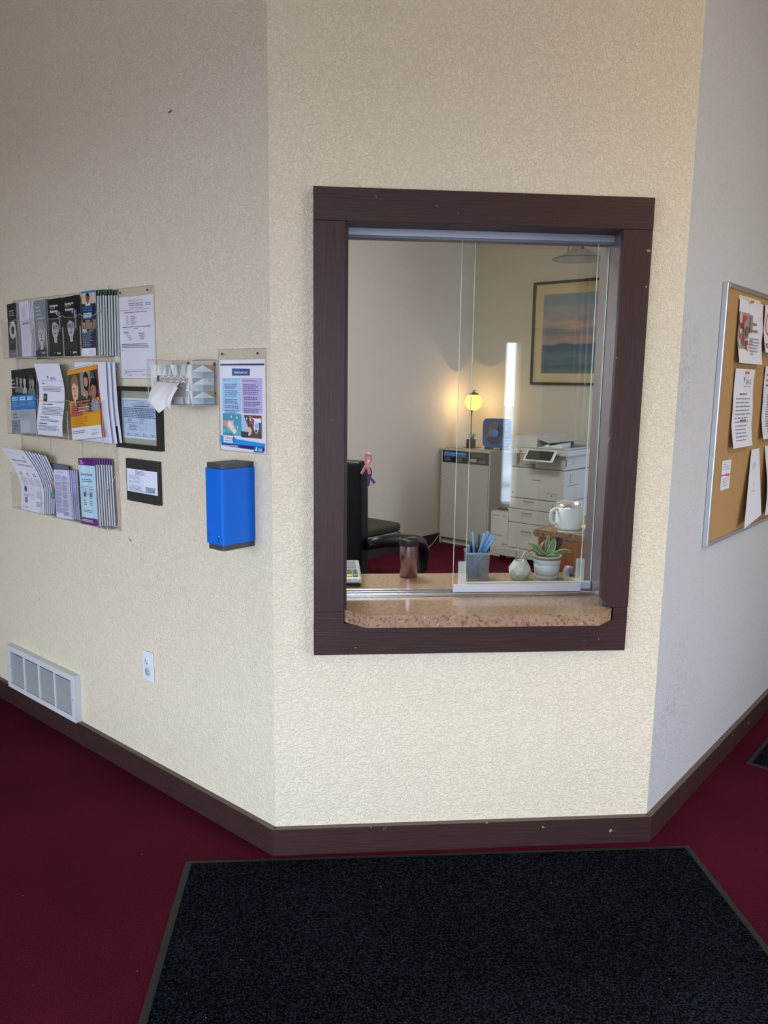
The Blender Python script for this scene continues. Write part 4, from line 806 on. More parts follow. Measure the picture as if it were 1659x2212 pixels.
# --- small pen cup on the cabinet
t = thing('pencil_cup', 'black cup of pens at the foot of the globe lamp', 'cup', ab(4.61, 2.37, ch+.0), OFR)
MB().box(-.032, .032, -.032, .032, 0, .086, BLACKS).build('cup', t, bevel=.004)
PENB = pr('pale_blue_plastic', (.14, .26, .50), .35)
pens2 = None
for i, (dx, dy, lx, ly) in enumerate(((-.02, .01, -.018, .01), (-.012, -.01, -.008, 0), (-.004, .012, -.002, .006), (.004, -.012, .006, -.004), (.012, .01, .012, .008), (.018, -.01, .02, 0), (.024, .004, .026, .004))):
    base = Vector(ab(4.61, 2.37, ch+.0905)); R = Matrix.Rotation(OFR, 3, 'Z'); p0 = base+R@Vector((dx*.8, dy, -.004)); p1 = base+R@Vector((dx+lx*.7, dy+ly, .044+.006*(i % 3)))
    o = MB().tube([(0, 0, 0), tuple(p1-p0)], .0042, PENB, 8).build('pen', loc=p0); tag(o, 'pale blue pen in the black cup by the globe lamp', 'pen', 'pens in the cup by the lamp')
# --- blue fan
t = at_back('desk_fan', 'small blue box fan on the grey cabinet', 'fan', 4.66, 2.255, ch)
FB = pr('fan_blue', (.006, .065, .26), .5); FB2 = pr('fan_blue_dark', (.006, .03, .11), .5); CRM = pr('fan_blade_cream', (.55, .48, .38), .5)
fw_, fh_ = .262, .268; q = MB()
n = 40; ro = []; sq = []
cx_, cz_ = fw_/2, .018+fh_/2
for i in range(n):
    a = 2*PI*i/n; c_, s_ = math.cos(a), math.sin(a); m_ = (abs(c_)**7+abs(s_)**7)**(-1/7); sq.append((cx_+c_*m_*fw_/2, cz_+s_*m_*fh_/2)); ro.append((cx_+c_*.104, cz_+s_*.104))
for (y0, y1) in ((-.035, .045),):
    vs = [(x, y0, z) for x, z in sq]+[(x, y0, z) for x, z in ro]+[(x, y1, z) for x, z in sq]+[(x, y1, z) for x, z in ro]
    fs = []
    for i in range(n):
        j = (i+1) % n; fs += [(i, j, j+n, i+n), (i+2*n, i+3*n, j+3*n, j+2*n), (i, i+2*n, j+2*n, j), (i+n, j+n, j+3*n, i+3*n)]
    q.add(vs, fs, FB)
q.build('housing', t, bevel=.004)
q = MB(); q.lathe([(0, .043), (.103, .043)], FB2, cx_, 0, 40, axis='y', cz=cz_); q.build('rear_grille', t)
q = MB()
for k in range(56):
    a = 2*PI*k/56; c_, s_ = math.cos(a), math.sin(a); q.tube([(cx_+c_*.042, -.034, cz_+s_*.042), (cx_+c_*.075, -.037, cz_+s_*.075), (cx_+c_*.105, -.033, cz_+s_*.105)], .0012, CRM if (k % 56) in range(10, 34) else FB, 4)
for r_ in (.06, .082): q.tube([(cx_+r_*math.cos(a), -.0375, cz_+r_*math.sin(a)) for a in [2*PI*i/36 for i in range(37)]], .0011, FB, 4, caps=False)
q.build('front_grille', t)
q = MB()
for k in range(4):
    a = PI/2*k+.5; vs = []; fs = []
    for i in range(9):
        aa = a+i*.11
        for r_ in (.03, .065, .098): vs.append((cx_+r_*math.cos(aa), -.004+.028*(i/8-.5), cz_+r_*math.sin(aa)))
    for i in range(8):
        for j in range(2): fs.append((i*3+j, i*3+j+1, i*3+j+4, i*3+j+3))
    q.add(vs, fs, FB2, True)
q.build('blades', t)
MB().lathe([(0, -.044), (.034, -.043), (.041, -.038), (.042, -.03)], pr('fan_hub_blue', (.02, .16, .5), .35), cx_, 0, 28, axis='y', cz=cz_).build('hub', t)
for x in (.02, fw_-.07): MB().box(x, x+.05, -.03, .05, 0, .02, BLACKS).build('foot', t, bevel=.003)
# --- multifunction printer
t = at_back('office_printer', 'light grey floor standing office copier with a tilted touch screen', 'printer', 4.2, 1.432, 0)
PG = pr('printer_grey', (.50, .515, .53), .45); PG2 = pr('printer_grey_panel', (.43, .445, .46), .45); PD2 = pr('printer_dark', (.10, .105, .11), .5)
x0, x1 = -.251, .247
q = MB(); q.box(x0, x1, 0, .56, .133, .566, PG); q.box(x0-.010, x1+.006, .0, .56, .572, .826, PG); q.build('body', t, bevel=.006, seg=3)
q = MB(); q.box(x0+.003, x1-.003, .004, .55, .566, .572, PD2); q.box(x0+.003, x1-.003, -.001, .02, .4745, .4775, PD2); q.box(x0+.003, x1-.003, -.001, .02, .3545, .3575, PD2); q.build('seams', t)
dr = []
for (za, zb) in ((.137, .353), (.359, .473), (.479, .565)):
    d_ = MB().box(x0+.002, x1-.002, -.008, -.0005, za, zb, PG).build('drawer', t, bevel=.003)
    zc = za+(zb-za)*.62; hx = -.06 if zb > .5 else -.075
    hh = .020 if zb-za < .2 else .022
    MB().box(hx-.055, hx+.055, -.0088, -.0075, zc-hh, zc+hh, PG2).box(hx-.05, hx+.05, -.0092, -.0085, zc+hh*.35, zc+hh, pr('handle_recess', (.22, .225, .235), .6)).build('drawer_handle', d_, bevel=.0015)
    MB().box(x1-.09, x1-.085, -.0088, -.0078, zc-.014, zc+.018, PD2).build('paper_gauge', d_)
q = MB(); q.prism([(x0-.11, .06), (x0-.11, .115), (x0-.02, .132), (x1, .132), (x1, .06)], -.05, .09, PG, ax='y'); q.box(x0, x1, .09, .56, .06, .132, PG); q.build('stabiliser_base', t, bevel=.006)
for x in (x0-.06, x0+.1, x1-.05): MB().lathe([(0, 0), (.026, 0), (.028, .03), (.02, .06)], BLACK, x, .02, 16).build('caster', t)
q = MB(); q.box(x0+.02, x0+.20, .12, .5, .826, .944, PG2); q.build('rear_column', t) if False else None
q = MB(); q.box(-.03, x1, .02, .56, .83, .945, PG); q.box(x0+.0, -.03, .30, .56, .826, .945, PG2); q.build('output_bay', t, bevel=.004)
q = MB(); q.box(x0+.0, -.03, .01, .30, .826, .832, PD2); q.prism([(x0+.02, .832), (x0+.12, .832), (x0+.05, .842)], .05, .2, PG2, ax='y'); q.build('output_tray', t)
q = MB(); q.box(x0+.035, x1+.04, -.03, .56, .948, .998, PG); q.build('scanner', t, bevel=.006, seg=3)
q = MB(); q.box(x0+.035, .0, -.025, .5, 1.001, 1.093, PG); q.prism([(.0, 1.001), (.0, 1.012), (x1+.02, 1.012), (x1+.02, 1.001)], .0, .5, PG, ax='y'); 
q.prism([(.0, 1.090), (.0, 1.070), (.10, 1.046), (x1+.08, 1.080), (x1+.085, 1.088), (.12, 1.060)][::-1], .0, .46, PG2, ax='y'); q.prism([(.0, 1.012), (.0, 1.07), (.09, 1.046), (.09, 1.012)][::-1], .05, .46, PD2, ax='y'); q.build('document_feeder', t, bevel=.004)
o = MB().prism([(.06, 1.013), (.20, 1.050), (.20, 1.013)], .03, .18, PAPER, ax='y').prism([(.03, 1.013), (.08, 1.036), (.10, 1.013)], .02, .18, PAPER, ax='y').build('loose_paper', t)
# touch screen
q = MB(); q.T = lambda x, y, z: (x, -.035-.080*(1-z/.105)+y-.03, .905+z*.82)
q.box(-.055, .215, -.012, .004, 0, .105, pr('screen_bezel', (.66, .68, .68), .35)); pn = q.build('touch_panel', t, bevel=.006, seg=3)
q = MB(); q.T = lambda x, y, z: (x, -.035-.080*(1-z/.105)+y-.03, .905+z*.82); SCR = pr('screen_dark', (.03, .032, .036), .12); q.box(-.035, .195, -.0135, -.0125, .016, .1, SCR); q.box(.0, .10, -.0135, -.0125, .006, .009, PD2); q.build('screen', pn)
q = MB(); s = Sheet(q, 0, 0, -.0006); s.text('Canon', -.048, .728, .020, '#16171a', .085, bold=.02) 
q.build('brand_lettering', t); q = MB(); s = Sheet(q, 0, 0, -.0006); s.lines(.10, .635, .20, 2, .006, '#7b7e86', .35, 2, 0); s.ell(.145, .615, .005, .005, '#33353a'); s.lines(.16, .617, .19, 1, .005, '#7b7e86'); q.build('specification_label', t); q = MB(); s = Sheet(q, 0, 0, -.0006); s.rect(x0+.02, .60, x0+.04, .62, '#8a8c92'); q.build('corner_mark', t)
q = MB(); s = Sheet(q, 0, 0, -.0306); s.rect(x0+.095, .956, x0+.115, .974, '#7d7180'); q.build('corner_mark', t)
q = MB(); q.box(x1+.007, x1+.010, .04, .30, .845, .8475, PD2) if False else q.box(x1+.0065, x1+.009, .02, .50, .8265, .832, PD2); q.box(x1+.0065, x1+.009, .10, .14, .72, .80, PG2); q.box(x1+.0065, x1+.009, .05, .25, .70, .703, PD2); q.box(x1+.0002, x1+.002, .02, .035, .86, .92, PD2); q.box(x1+.0002, x1+.002, .14, .2, .875, .925, PG2); q.build('side_details', t)
# cord from cabinet wall to printer
o = MB().tube([ab(4.82, 1.96, .985), ab(4.7, 1.90, .92), ab(4.55, 1.81, .86), ab(4.42, 1.74, .84)], .006, pr('cable_grey', (.16, .155, .14), .6), 8).build('power_cord'); tag(o, 'grey cord running down from the fan to the copier', 'cord')
# --- toner carton
t = at_back('toner_box', 'white toner carton on the floor between cabinet and copier', 'box', 4.335, 1.946, 0)
CT = pr('carton_white', (.56, .565, .56), .6); q = MB(); q.box(0, .205, 0, .36, 0, .402, CT); q.build('carton', t, bevel=.002)
q = MB(); s = Sheet(q, 0, 0, -.0004); s.text('Canon', .014, .365, .016, '#15161a', .062, bold=.02); s.lines(.12, .375, .16, 2, .008, '#55575e', .4); s.rect(.178, .17, .186, .375, '#1d1e22'); s.text('Toner', .012, .215, .010, '#2a2b30', .03); s.text('T03 Black', .030, .185, .020, '#2a2b30', .10, bold=.005)
s.poly([(.012, .185), (.026, .185), (.019, .2)], '#2a2b30'); s.ring(.155, .105, .034, .0001, .001, '#33353a'); s.rect(.12, .088, .19, .122, '#33353a'); s.rect(.123, .091, .187, .119, '#a9aaa9'); s.lines(.127, .114, .18, 3, .008, '#3d3f44', .5, 3, .1); s.rect(.12, .046, .19, .078, '#33353a'); s.rect(.123, .049, .187, .075, '#a9aaa9'); s.lines(.127, .072, .18, 2, .008, '#3d3f44', .5, 5, .1); q.build('box_print', t)
t2 = MB().tube([(0, 0, .010), (.02, .01, .02), (.045, 0, .012), (.07, .012, .022), (.09, .02, .010)], [.008, .014, .009, .014, .006], BLACK, 8).build('black_cable_bundle', loc=Vector(ab(4.40, 1.915, .402)), rotz=OFR); tag(t2, 'small black bundle lying on top of the toner carton', 'cable')
# --- seascape picture on the back wall
t = at_back('framed_painting', 'framed seascape at sunset on the office back wall', 'painting', 4.949, 1.95, 1.517)
pw_, ph_ = .98, .913
q = MB(); fz = .022
for bx_ in ((0, pw_, 0, fz), (0, pw_, ph_-fz, ph_)): q.box(bx_[0], bx_[1], -.028, 0, bx_[2], bx_[3], BLACKS)
for bx_ in ((0, fz), (pw_-fz, pw_)): q.box(bx_[0], bx_[1], -.028, 0, fz, ph_-fz, BLACKS)
q.build('frame', t, bevel=.003)
MB().box(fz, pw_-fz, -.012, -.001, fz, ph_-fz, pr('cream_mat_board', (.50, .43, .28), .8)).build('mat_board', t)
m, nt, out = newmat('painted_sea_and_sky'); p_ = N(nt, 'ShaderNodeBsdfPrincipled'); p_.inputs['Roughness'].default_value = .6; nt.links.new(p_.outputs[0], out.inputs[0])
tc = N(nt, 'ShaderNodeTexCoord'); sx = N(nt, 'ShaderNodeSeparateXYZ'); nt.links.new(tc.outputs['Object'], sx.inputs[0])
mp = N(nt, 'ShaderNodeMapping'); mp.inputs['Scale'].default_value = (2.2, 1, 9); mp.inputs['Rotation'].default_value = (0, .12, 0); nt.links.new(tc.outputs['Object'], mp.inputs[0])
nz = N(nt, 'ShaderNodeTexNoise'); nz.inputs['Scale'].default_value = 1.6; nz.inputs['Detail'].default_value = 5; nt.links.new(mp.outputs[0], nz.inputs['Vector'])
ma = N(nt, 'ShaderNodeMath', operation='MULTIPLY_ADD'); ma.inputs[1].default_value = .22; nt.links.new(nz.outputs[0], ma.inputs[0]); nt.links.new(sx.outputs['Z'], ma.inputs[2])
rp_ = N(nt, 'ShaderNodeValToRGB'); cr = rp_.color_ramp; cr.elements[0].position = .20; cr.elements[0].color = (*lin('#5b6b74'), 1); cr.elements[1].position = .95; cr.elements[1].color = (*lin('#6f8593'), 1)
for ps, c_ in ((.28, '#3f5768'), (.36, '#56707e'), (.43, '#3e5a70'), (.468, '#3b5a72'), (.474, '#7d7d84'), (.52, '#a08a80'), (.58, '#6f7884'), (.64, '#a98f86'), (.70, '#7b7f88'), (.76, '#8c8a8e'), (.84, '#68808c')):
    e_ = cr.elements.new(ps); e_.color = (*lin(c_), 1)
nt.links.new(ma.outputs[0], rp_.inputs[0]); nt.links.new(rp_.outputs[0], p_.inputs['Base Color'])
MB().box(.105, pw_-.105, -.014, -.0122, .105, ph_-.115, m).build('seascape_print', t)
q = MB(); 
for bx_ in ((.100, pw_-.100, .100, .105), (.100, pw_-.100, ph_-.115, ph_-.110)): q.box(bx_[0], bx_[1], -.015, -.0122, bx_[2], bx_[3], flat('#b49a86'))
q.box(.100, .105, -.015, -.0122, .105, ph_-.115, flat('#b49a86')); q.build('inner_liner', t)
# --- hanging metal shade
hx, hy, hz = 2.228, 4.0, 2.508
t = thing('hanging_lamp', 'enamelled metal pendant shade hanging in front of the office back wall', 'lamp', (hx, hy, hz))
SH = pr('enamel_shade', (.40, .41, .40), .35, .2)
q = MB(); q.lathe([(.21, 0), (.205, .006), (.16, .03), (.10, .055), (.085, .062), (.062, .075), (.052, .12), (.048, .16), (.0, .165)], SH, n=40); q.lathe([(.205, .002), (.15, .024), (.08, .05), (.0, .06)], pr('enamel_inner', (.5, .52, .52), .4), n=40); q.lathe([(.2095, .0), (.2125, .003), (.209, .006)], CHAR, n=40); q.build('shade', t)
q = MB(); q.tube([(-.112, -.06, .046), (-.106, -.05, .09), (-.06, -.03, .135), (.0, .0, .17)], .0045, PD2, 8); q.tube([(.0, -.07, .07), (.004, -.066, .12), (.0, 0, .17)], .009, PD2, 8); q.build('bracket', t)
MB().tube([(0, 0, .16), (0, 0, H-hz)], .005, PD2, 8).build('cord', t)
o = MB().box(0, .05, 0, .004, 0, .03, flat('#c8202a')).box(.006, .045, -.001, 0, .010, .018, flat('#f0f0f0')).build('red_tag', loc=(2.42, 4.05, 2.655), rotz=-.6); tag(o, 'small red and white sign behind the pendant shade', 'sign')
MB().box(.02, .024, 0, .003, .03, .64, PD2).build('hanging_wire', o)
# --- wall cable
o = MB().tube([ab(4.46, 2.61, .07), ab(4.35, 2.585, .02), ab(4.15, 2.5, .008), ab(3.95, 2.42, .006), ab(3.74, 2.39, .006)], .0045, pr('cable_cream', (.42, .36, .28), .6), 8).build('floor_cable'); tag(o, 'thin cream cable trailing on the carpet left of the grey cabinet', 'cable')
# --- guest chair
t = at_back('guest_chair', 'black padded guest chair with chrome frame against the office left wall', 'chair', 2.715, 2.06, 0)
t.rotation_euler = (0, 0, -PI/4+PI)   # sits with its back to the left office wall
GF = pr('chair_fabric_black', (.022, .020, .016), .95, bump=(300, .5, .002)); TUBE = pr('chair_tube', (.22, .235, .26), .32, .85)
t.rotation_euler = (0, 0, PI/4)
def rrect(w, d, r, n=6):
    pts = []
    for (cx, cy, a0) in ((w-r, d-r, 0), (-w+r, d-r, PI/2), (-w+r, -d+r, PI), (w-r, -d+r, 1.5*PI)):
        for i in range(n+1): a = a0+PI/2*i/n; pts.append((cx+r*math.cos(a), cy+r*math.sin(a)))
    return pts
# local -y is the sitter's front
q = MB(); q.prism(rrect(.235, .225, .07), .425, .485, GF); q.build('seat', t, bevel=.022, seg=4)
q = MB(); q.prism(rrect(.225, .215, .06), .405, .424, TUBE); q.build('seat_frame', t, bevel=.004)
q = MB(); q.T = lambda x, y, z: (x, y+.12*(z-.55), z); q.box(-.22, .22, .21, .255, .55, .86, GF); q.build('backrest', t, bevel=.02, seg=3)
for sx_ in (-1, 1):
    MB().tube([(sx_*.215, -.19, .41), (sx_*.222, -.235, .36), (sx_*.235, -.25, 0.003)], .0125, TUBE, 10).build('leg', t)
    MB().tube([(sx_*.215, .25, .8), (sx_*.215, .215, .5), (sx_*.222, .22, .35), (sx_*.235, .28, 0.003)], .0125, TUBE, 10).build('leg', t)
    MB().tube([(sx_*.218, -.22, .385), (sx_*.218, .215, .39)], .009, BLACKS, 8).build('side_stretcher', t)
# --- office chair
t = thing('office_chair', 'tall black office chair behind the counter at the left of the window', 'chair', (.288, 1.45, 0), 1.0)
OC = pr('office_chair_black', (.004, .006, .014), .5, spec=.2, bump=(60, .1, .002)); OC2 = pr('office_chair_arm', (.005, .006, .011), .4, spec=.3)
# local +x is forward
q = MB(); pts_ = []
q.T = lambda x, y, z: (x-.06*max(0, z-.9), y, z)
q.box(-.30, -.215, -.245, .245, .56, 1.175, OC); q.build('backrest', t, bevel=.018, seg=4)
q = MB(); q.prism(rrect(.25, .25, .09), .44, .53, OC); q.build('seat', t, bevel=.03, seg=4)
for sy in (-1, 1):
    ar = MB(); ar.tube([(-.27, sy*.255, .795), (-.18, sy*.285, .80), (-.05, sy*.30, .785), (.10, sy*.30, .76), (.21, sy*.30, .725), (.262, sy*.30, .67), (.255, sy*.295, .59), (.19, sy*.285, .51), (.08, sy*.27, .47)], [.022, .030, .033, .034, .034, .030, .024, .02, .018], OC2, 12); ar.build('armrest', t)
MB().lathe([(.03, .10), (.03, .42), (.09, .44)], BLACK).build('gas_column', t)
q = MB()
for k in range(5): a = 2*PI*k/5+.3; q.tube([(0, 0, .12), (.17*math.cos(a), .17*math.sin(a), .10), (.31*math.cos(a), .31*math.sin(a), .065)], [.035, .028, .018], BLACK, 8)
q.build('star_base', t)
for k in range(5): a = 2*PI*k/5+.3; MB().lathe([(0, -.02), (.026, -.02), (.03, 0), (.026, .02), (0, .02)], BLACK, 0, .0, 16, axis='y', cz=0).build('caster', t, loc=(.31*math.cos(a), .31*math.sin(a), .0305), rotz=a+PI/2)
# awareness ribbons tied to the chair corner
def ribbon(name, label, col, loc, sc_, tilt):
    q = MB(); mt = pr(name+'_satin_'+label.split()[0], col, .35, sheen=.3); path = [(-.020, 0, -.045), (-.006, .004, -.012), (.012, .006, .020), (.010, .002, .042), (-.004, -.001, .048), (-.013, .0, .036), (-.010, .003, .015), (.006, -.003, -.014), (.018, -.002, -.040)]
    vs = []; fs = []
    pts = []
    for i in range(len(path)-1):
        for k in range(4): f = k/4; pts.append(Vector(path[i])*(1-f)+Vector(path[i+1])*f)
    pts.append(Vector(path[-1]))
    for i, p in enumerate(pts):
        d = (pts[min(i+1, len(pts)-1)]-pts[max(0, i-1)]).normalized(); nrm = Vector((-d.z, 0, d.x))*.0065; off = Vector((0, .003*math.sin(i*.6), 0)); vs += [(p+nrm-off)*sc_, (p-nrm+off)*sc_]
    for i in range(len(pts)-1): fs.append((2*i, 2*i+1, 2*i+3, 2*i+2))
    q.add(vs, fs, mt, True); o = q.build(name, loc=loc); o.rotation_euler = (0, tilt, -.1); so = o.modifiers.new('s', 'SOLIDIFY'); so.thickness = .0008; tag(o, label, 'ribbon')
RIBX, RIBY, RIBZ = .358, 1.08, 1.165
ribbon('awareness_ribbon', 'pink looped ribbon at the top corner of the office chair', (.72, .33, .40), (RIBX-.002, RIBY-.03, RIBZ), 1.0, .12)
ribbon('awareness_ribbon', 'purple looped ribbon just below the pink one on the office chair', (.08, .03, .26), (RIBX+.010, RIBY-.02, RIBZ-.055), .85, -.25)
# --- raised side cabinet with laminate top, on the right
b0, b1, a0, a1 = -.287, -.672, 1.134, 2.05
OAK = pr('oak_veneer', (.33, .125, .045), .42, var=(7, .22, (18, 18, .7)))
t = thing('side_cabinet', 'orange wood side cabinet with a speckled top right of the counter', 'cabinet', ab(a0, b0, 0), OFR)
q = MB(); q.box(0, b0-b1, .0, a1-a0, 0.0, .930, OAK); q.build('body', t, bevel=.001)
MB().box(.003, .045, -.003, 0, .002, .929, pr('oak_edge_strip', (.28, .10, .035), .45, var=(7, .2, (18, 18, .7)))).build('corner_strip', t)
q = MB(); q.box(.002, b0-b1, -.004, a1-a0, .9305, .960, laminate('speckled_laminate_side', .95, .35)); q.tube([(-.008, -.004, .945), (-.008, a1-a0, .945)], .0165, laminate('speckled_laminate_bullnose', .8, .35), 14); q.build('laminate_top', t, bevel=.002)
# --- things on that top
TZ = .9605
mx_, my_ = ab(1.214, -.372, 0)[:2]
o = MB().box(-.055, .13, -.085, .105, 0, .0012, pr('napkin_beige', (.48, .40, .34), .8)).build('napkin', loc=(mx_+.012, my_-.0, TZ), rotz=-.25); tag(o, 'beige napkin under the white mug', 'napkin')
t = thing('mug', 'white insulated mug with a clear lid on the side cabinet', 'mug', (mx_, my_, TZ+.0014))
MUGW = pr('mug_powder_white', (.66, .72, .77), .45, bump=(500, .15, .0005)); r_ = .051
MB().lathe([(0, 0), (r_-.006, 0), (r_-.001, .005), (r_, .012), (r_, .086), (r_-.002, .087)], MUGW, n=48).build('body', t)
MB().lathe([(r_-.002, .086), (r_-.003, .101), (r_-.005, .101), (r_-.005, .05), (0, .045)], CHROME, n=48).build('steel_rim', t)
MB().lathe([(r_-.0052, .100), (r_+.0, .102), (r_+.001, .106), (r_-.003, .107), (r_-.012, .103), (0, .103)], ACR2, n=48).build('lid', t)
q = MB(); q.tube([(-r_+.004, -.01, .080), (-r_-.012, -.012, .080), (-r_-.024, -.014, .072), (-r_-.026, -.014, .055), (-r_-.025, -.014, .036), (-r_-.017, -.013, .024), (-r_+.004, -.010, .022)], .0062, MUGW, 12); q.build('handle', t)
s = Sheet(MB()); s.P = lambda u, v, d: ((r_+.0003)*math.sin(u/r_+.45), -(r_+.0003)*math.cos(u/r_+.45), v); s.text('YETI', -.012, .020, .010, '#b3c2cc', .026, bold=.01); s.mb.build('embossed_letters', t)
# ================================================================== ON THE COUNTER
CZ = .8206
# card reader
t = thing('card_reader', 'silver card terminal with red yellow and green keys at the left of the counter', 'card reader', (.238, .275, CZ), .0)
SIL = pr('silver_plastic', (.34, .37, .40), .35, .3); q = MB(); q.T = lambda x, y, z: (x, y, z+.16*y*(z > .004))
q.box(-.04, .048, .0, .19, 0, .006, BLACK); q.build('base', t, bevel=.002)
q = MB(); q.T = lambda x, y, z: (x, y, z+.12*y); q.box(-.045, .053, -.004, .185, .008, .030, SIL); q.build('body', t, bevel=.006, seg=3)
q = MB(); q.T = lambda x, y, z: (x, y, z+.12*y); q.box(-.045, .046, -.006, -.0045, .0115, .0145, BLACK); q.box(-.045, .046, -.0055, -.0045, .017, .026, pr('silver_bright', (.6, .62, .66), .2, .8)); q.build('card_slot', t)
q = MB(); q.T = lambda x, y, z: (x, y, z+.12*y); q.box(-.036, .038, .10, .165, .0302, .0308, pr('lcd_grey', (.20, .23, .26), .25)); q.box(-.036, .038, .093, .17, .0298, .0303, pr('bezel', (.09, .10, .11), .4)); q.build('display', t)
for i, c_ in enumerate(('#c2342c', '#d8c43a', '#3f9a56')):
    q = MB(); q.T = lambda x, y, z: (x, y, z+.12*y); x = -.0165+.020*i; q.box(x, x+.0165, .018, .075, .030, .0335, pr('key_black', (.03, .032, .036), .4)); q.box(x, x+.0165, .010, .024, .030, .0345, flat(c_)); q.build('key', t, bevel=.0012)
# tumbler
t = thing('tumbler', 'metallic rose travel tumbler with black lid on the counter', 'tumbler', (.470, .414, CZ))
ROSE = pr('rose_metal', (.36, .25, .31), .18, .95)
MB().lathe([(0, 0), (.031, 0), (.033, .004), (.0345, .108), (.035, .116)], ROSE, n=40).build('body', t)
q = MB().lathe([(.035, .116), (.0362, .118), (.036, .128), (.0375, .134), (.037, .141), (.033, .142), (.031, .137), (0, .137)], BLACK, n=40); q.box(-.004, .030, -.010, .008, .137, .1445, BLACK); q.build('lid', t, bevel=.001)
# mesh pen holder
t = thing('pen_holder', 'silver mesh pen holder full of blue pens behind the glass', 'pen holder', (.713, .372, CZ), -.04)
m, nt, out = newmat('silver_mesh'); p_ = N(nt, 'ShaderNodeBsdfPrincipled'); p_.inputs['Base Color'].default_value = (.30, .33, .36, 1); p_.inputs['Metallic'].default_value = .6; p_.inputs['Roughness'].default_value = .4
tr_ = N(nt, 'ShaderNodeBsdfTransparent'); tc = N(nt, 'ShaderNodeTexCoord'); sp = N(nt, 'ShaderNodeSeparateXYZ'); nt.links.new(tc.outputs['Object'], sp.inputs[0])
ad = N(nt, 'ShaderNodeMath', operation='ADD'); nt.links.new(sp.outputs['X'], ad.inputs[0]); nt.links.new(sp.outputs['Y'], ad.inputs[1])
def sawt(sgn):
    a1_ = N(nt, 'ShaderNodeMath', operation='MULTIPLY_ADD'); a1_.inputs[1].default_value = sgn; nt.links.new(ad.outputs[0], a1_.inputs[0]); nt.links.new(sp.outputs['Z'], a1_.inputs[2])
    f_ = N(nt, 'ShaderNodeMath', operation='MULTIPLY'); f_.inputs[1].default_value = 290; nt.links.new(a1_.outputs[0], f_.inputs[0])
    g_ = N(nt, 'ShaderNodeMath', operation='FRACT'); nt.links.new(f_.outputs[0], g_.inputs[0]); h_ = N(nt, 'ShaderNodeMath', operation='LESS_THAN'); h_.inputs[1].default_value = .36; nt.links.new(g_.outputs[0], h_.inputs[0]); return h_
mxn = N(nt, 'ShaderNodeMath', operation='MAXIMUM'); nt.links.new(sawt(1).outputs[0], mxn.inputs[0]); nt.links.new(sawt(-1).outputs[0], mxn.inputs[1])
ms_ = N(nt, 'ShaderNodeMixShader'); nt.links.new(mxn.outputs[0], ms_.inputs[0]); nt.links.new(tr_.outputs[0], ms_.inputs[1]); nt.links.new(p_.outputs[0], ms_.inputs[2]); nt.links.new(ms_.outputs[0], out.inputs[0]); MESH = m
hw = .0405; hh = .104
q = MB()
for (ax_, ay, bx2, by) in ((-hw, -hw, hw, -hw), (hw, -hw, hw, hw), (hw, hw, -hw, hw), (-hw, hw, -hw, -hw)): q.add([(ax_*.94, ay*.94, .008), (bx2*.94, by*.94, .008), (bx2, by, hh-.006), (ax_, ay, hh-.006)], [(0, 1, 2, 3)], MESH)
q.build('mesh_wall', t)
SG = pr('holder_silver', (.36, .39, .43), .35, .6)
def ringbox(q, w, z0, z1, th, mat):
    q.box(-w, w, -w, -w+th, z0, z1, mat); q.box(-w, w, w-th, w, z0, z1, mat); q.box(-w, -w+th, -w+th, w-th, z0, z1, mat); q.box(w-th, w, -w+th, w-th, z0, z1, mat)
q = MB(); ringbox(q, hw+.0015, hh-.008, hh, .003, SG); q.build('rim', t, bevel=.0008); q = MB(); q.box(-hw*.94-.001, hw*.94+.001, -hw*.94-.001, hw*.94+.001, 0, .008, SG); q.build('base', t, bevel=.002)
PB = pr('pen_blue', (.06, .27, .72), .3); PBL = pr('pen_blue_light', (.16, .42, .86), .28); PK = pr('pen_black', (.015, .015, .018), .35)
def pen(label, x, y, tx, ty, L, m1, m2, r=.0046):
    """foot inside the holder at (x,y), head at (tx,ty)"""
    A = Vector((.713+x, .372+y, CZ+.0095)); d = Vector((tx-x, ty-y, 0)); d.z = math.sqrt(max(1e-6, L*L-d.length_squared)); 
    o = thing('pen', label, 'pen', A, 0, 'pens in the mesh holder'); MB().tube([(0, 0, 0), tuple(d*.60)], [r*.85, r*.85], m1, 10).build('barrel', o); MB().tube([tuple(d*.60), tuple(d*.985), tuple(d)], [r, r, r*.8], m2, 10).build('cap', o); return o
bl = 'light blue capped pen in the mesh holder'
for (x, y, tx, ty, L, m1, m2, lb) in ((-.022, .02, -.035, -.02, .125, PB, PBL, 'short light blue pen at the left corner of the mesh holder'), (-.005, -.02, -.018, .0, .164, PB, PBL, 'blue pen standing at the left in the mesh holder'), (.02, .02, -.010, .026, .145, PB, PB, 'deep blue pen leaning left in the mesh holder'),
    (-.025, -.02, .026, -.01, .168, PB, PBL, bl), (-.02, .0, .044, .01, .175, PB, PBL, bl), (-.01, .015, .046, .02, .160, PB, PBL, bl), (-.028, .01, .052, -.005, .172, PB, PBL, bl), (-.03, -.008, .060, -.012, .170, PB, PBL, bl), (-.022, .025, .055, .03, .165, PB, PBL, bl),
    (.0, .01, -.022, .012, .128, PK, PK, 'black pen in the mesh holder'), (.006, -.005, -.010, -.004, .126, PK, PK, 'black pen in the mesh holder'), (.012, .01, .014, .035, .150, PK, PK, 'thin black pen behind the blue pens in the mesh holder')): pen(lb, x, y, tx, ty, L, m1, m2)
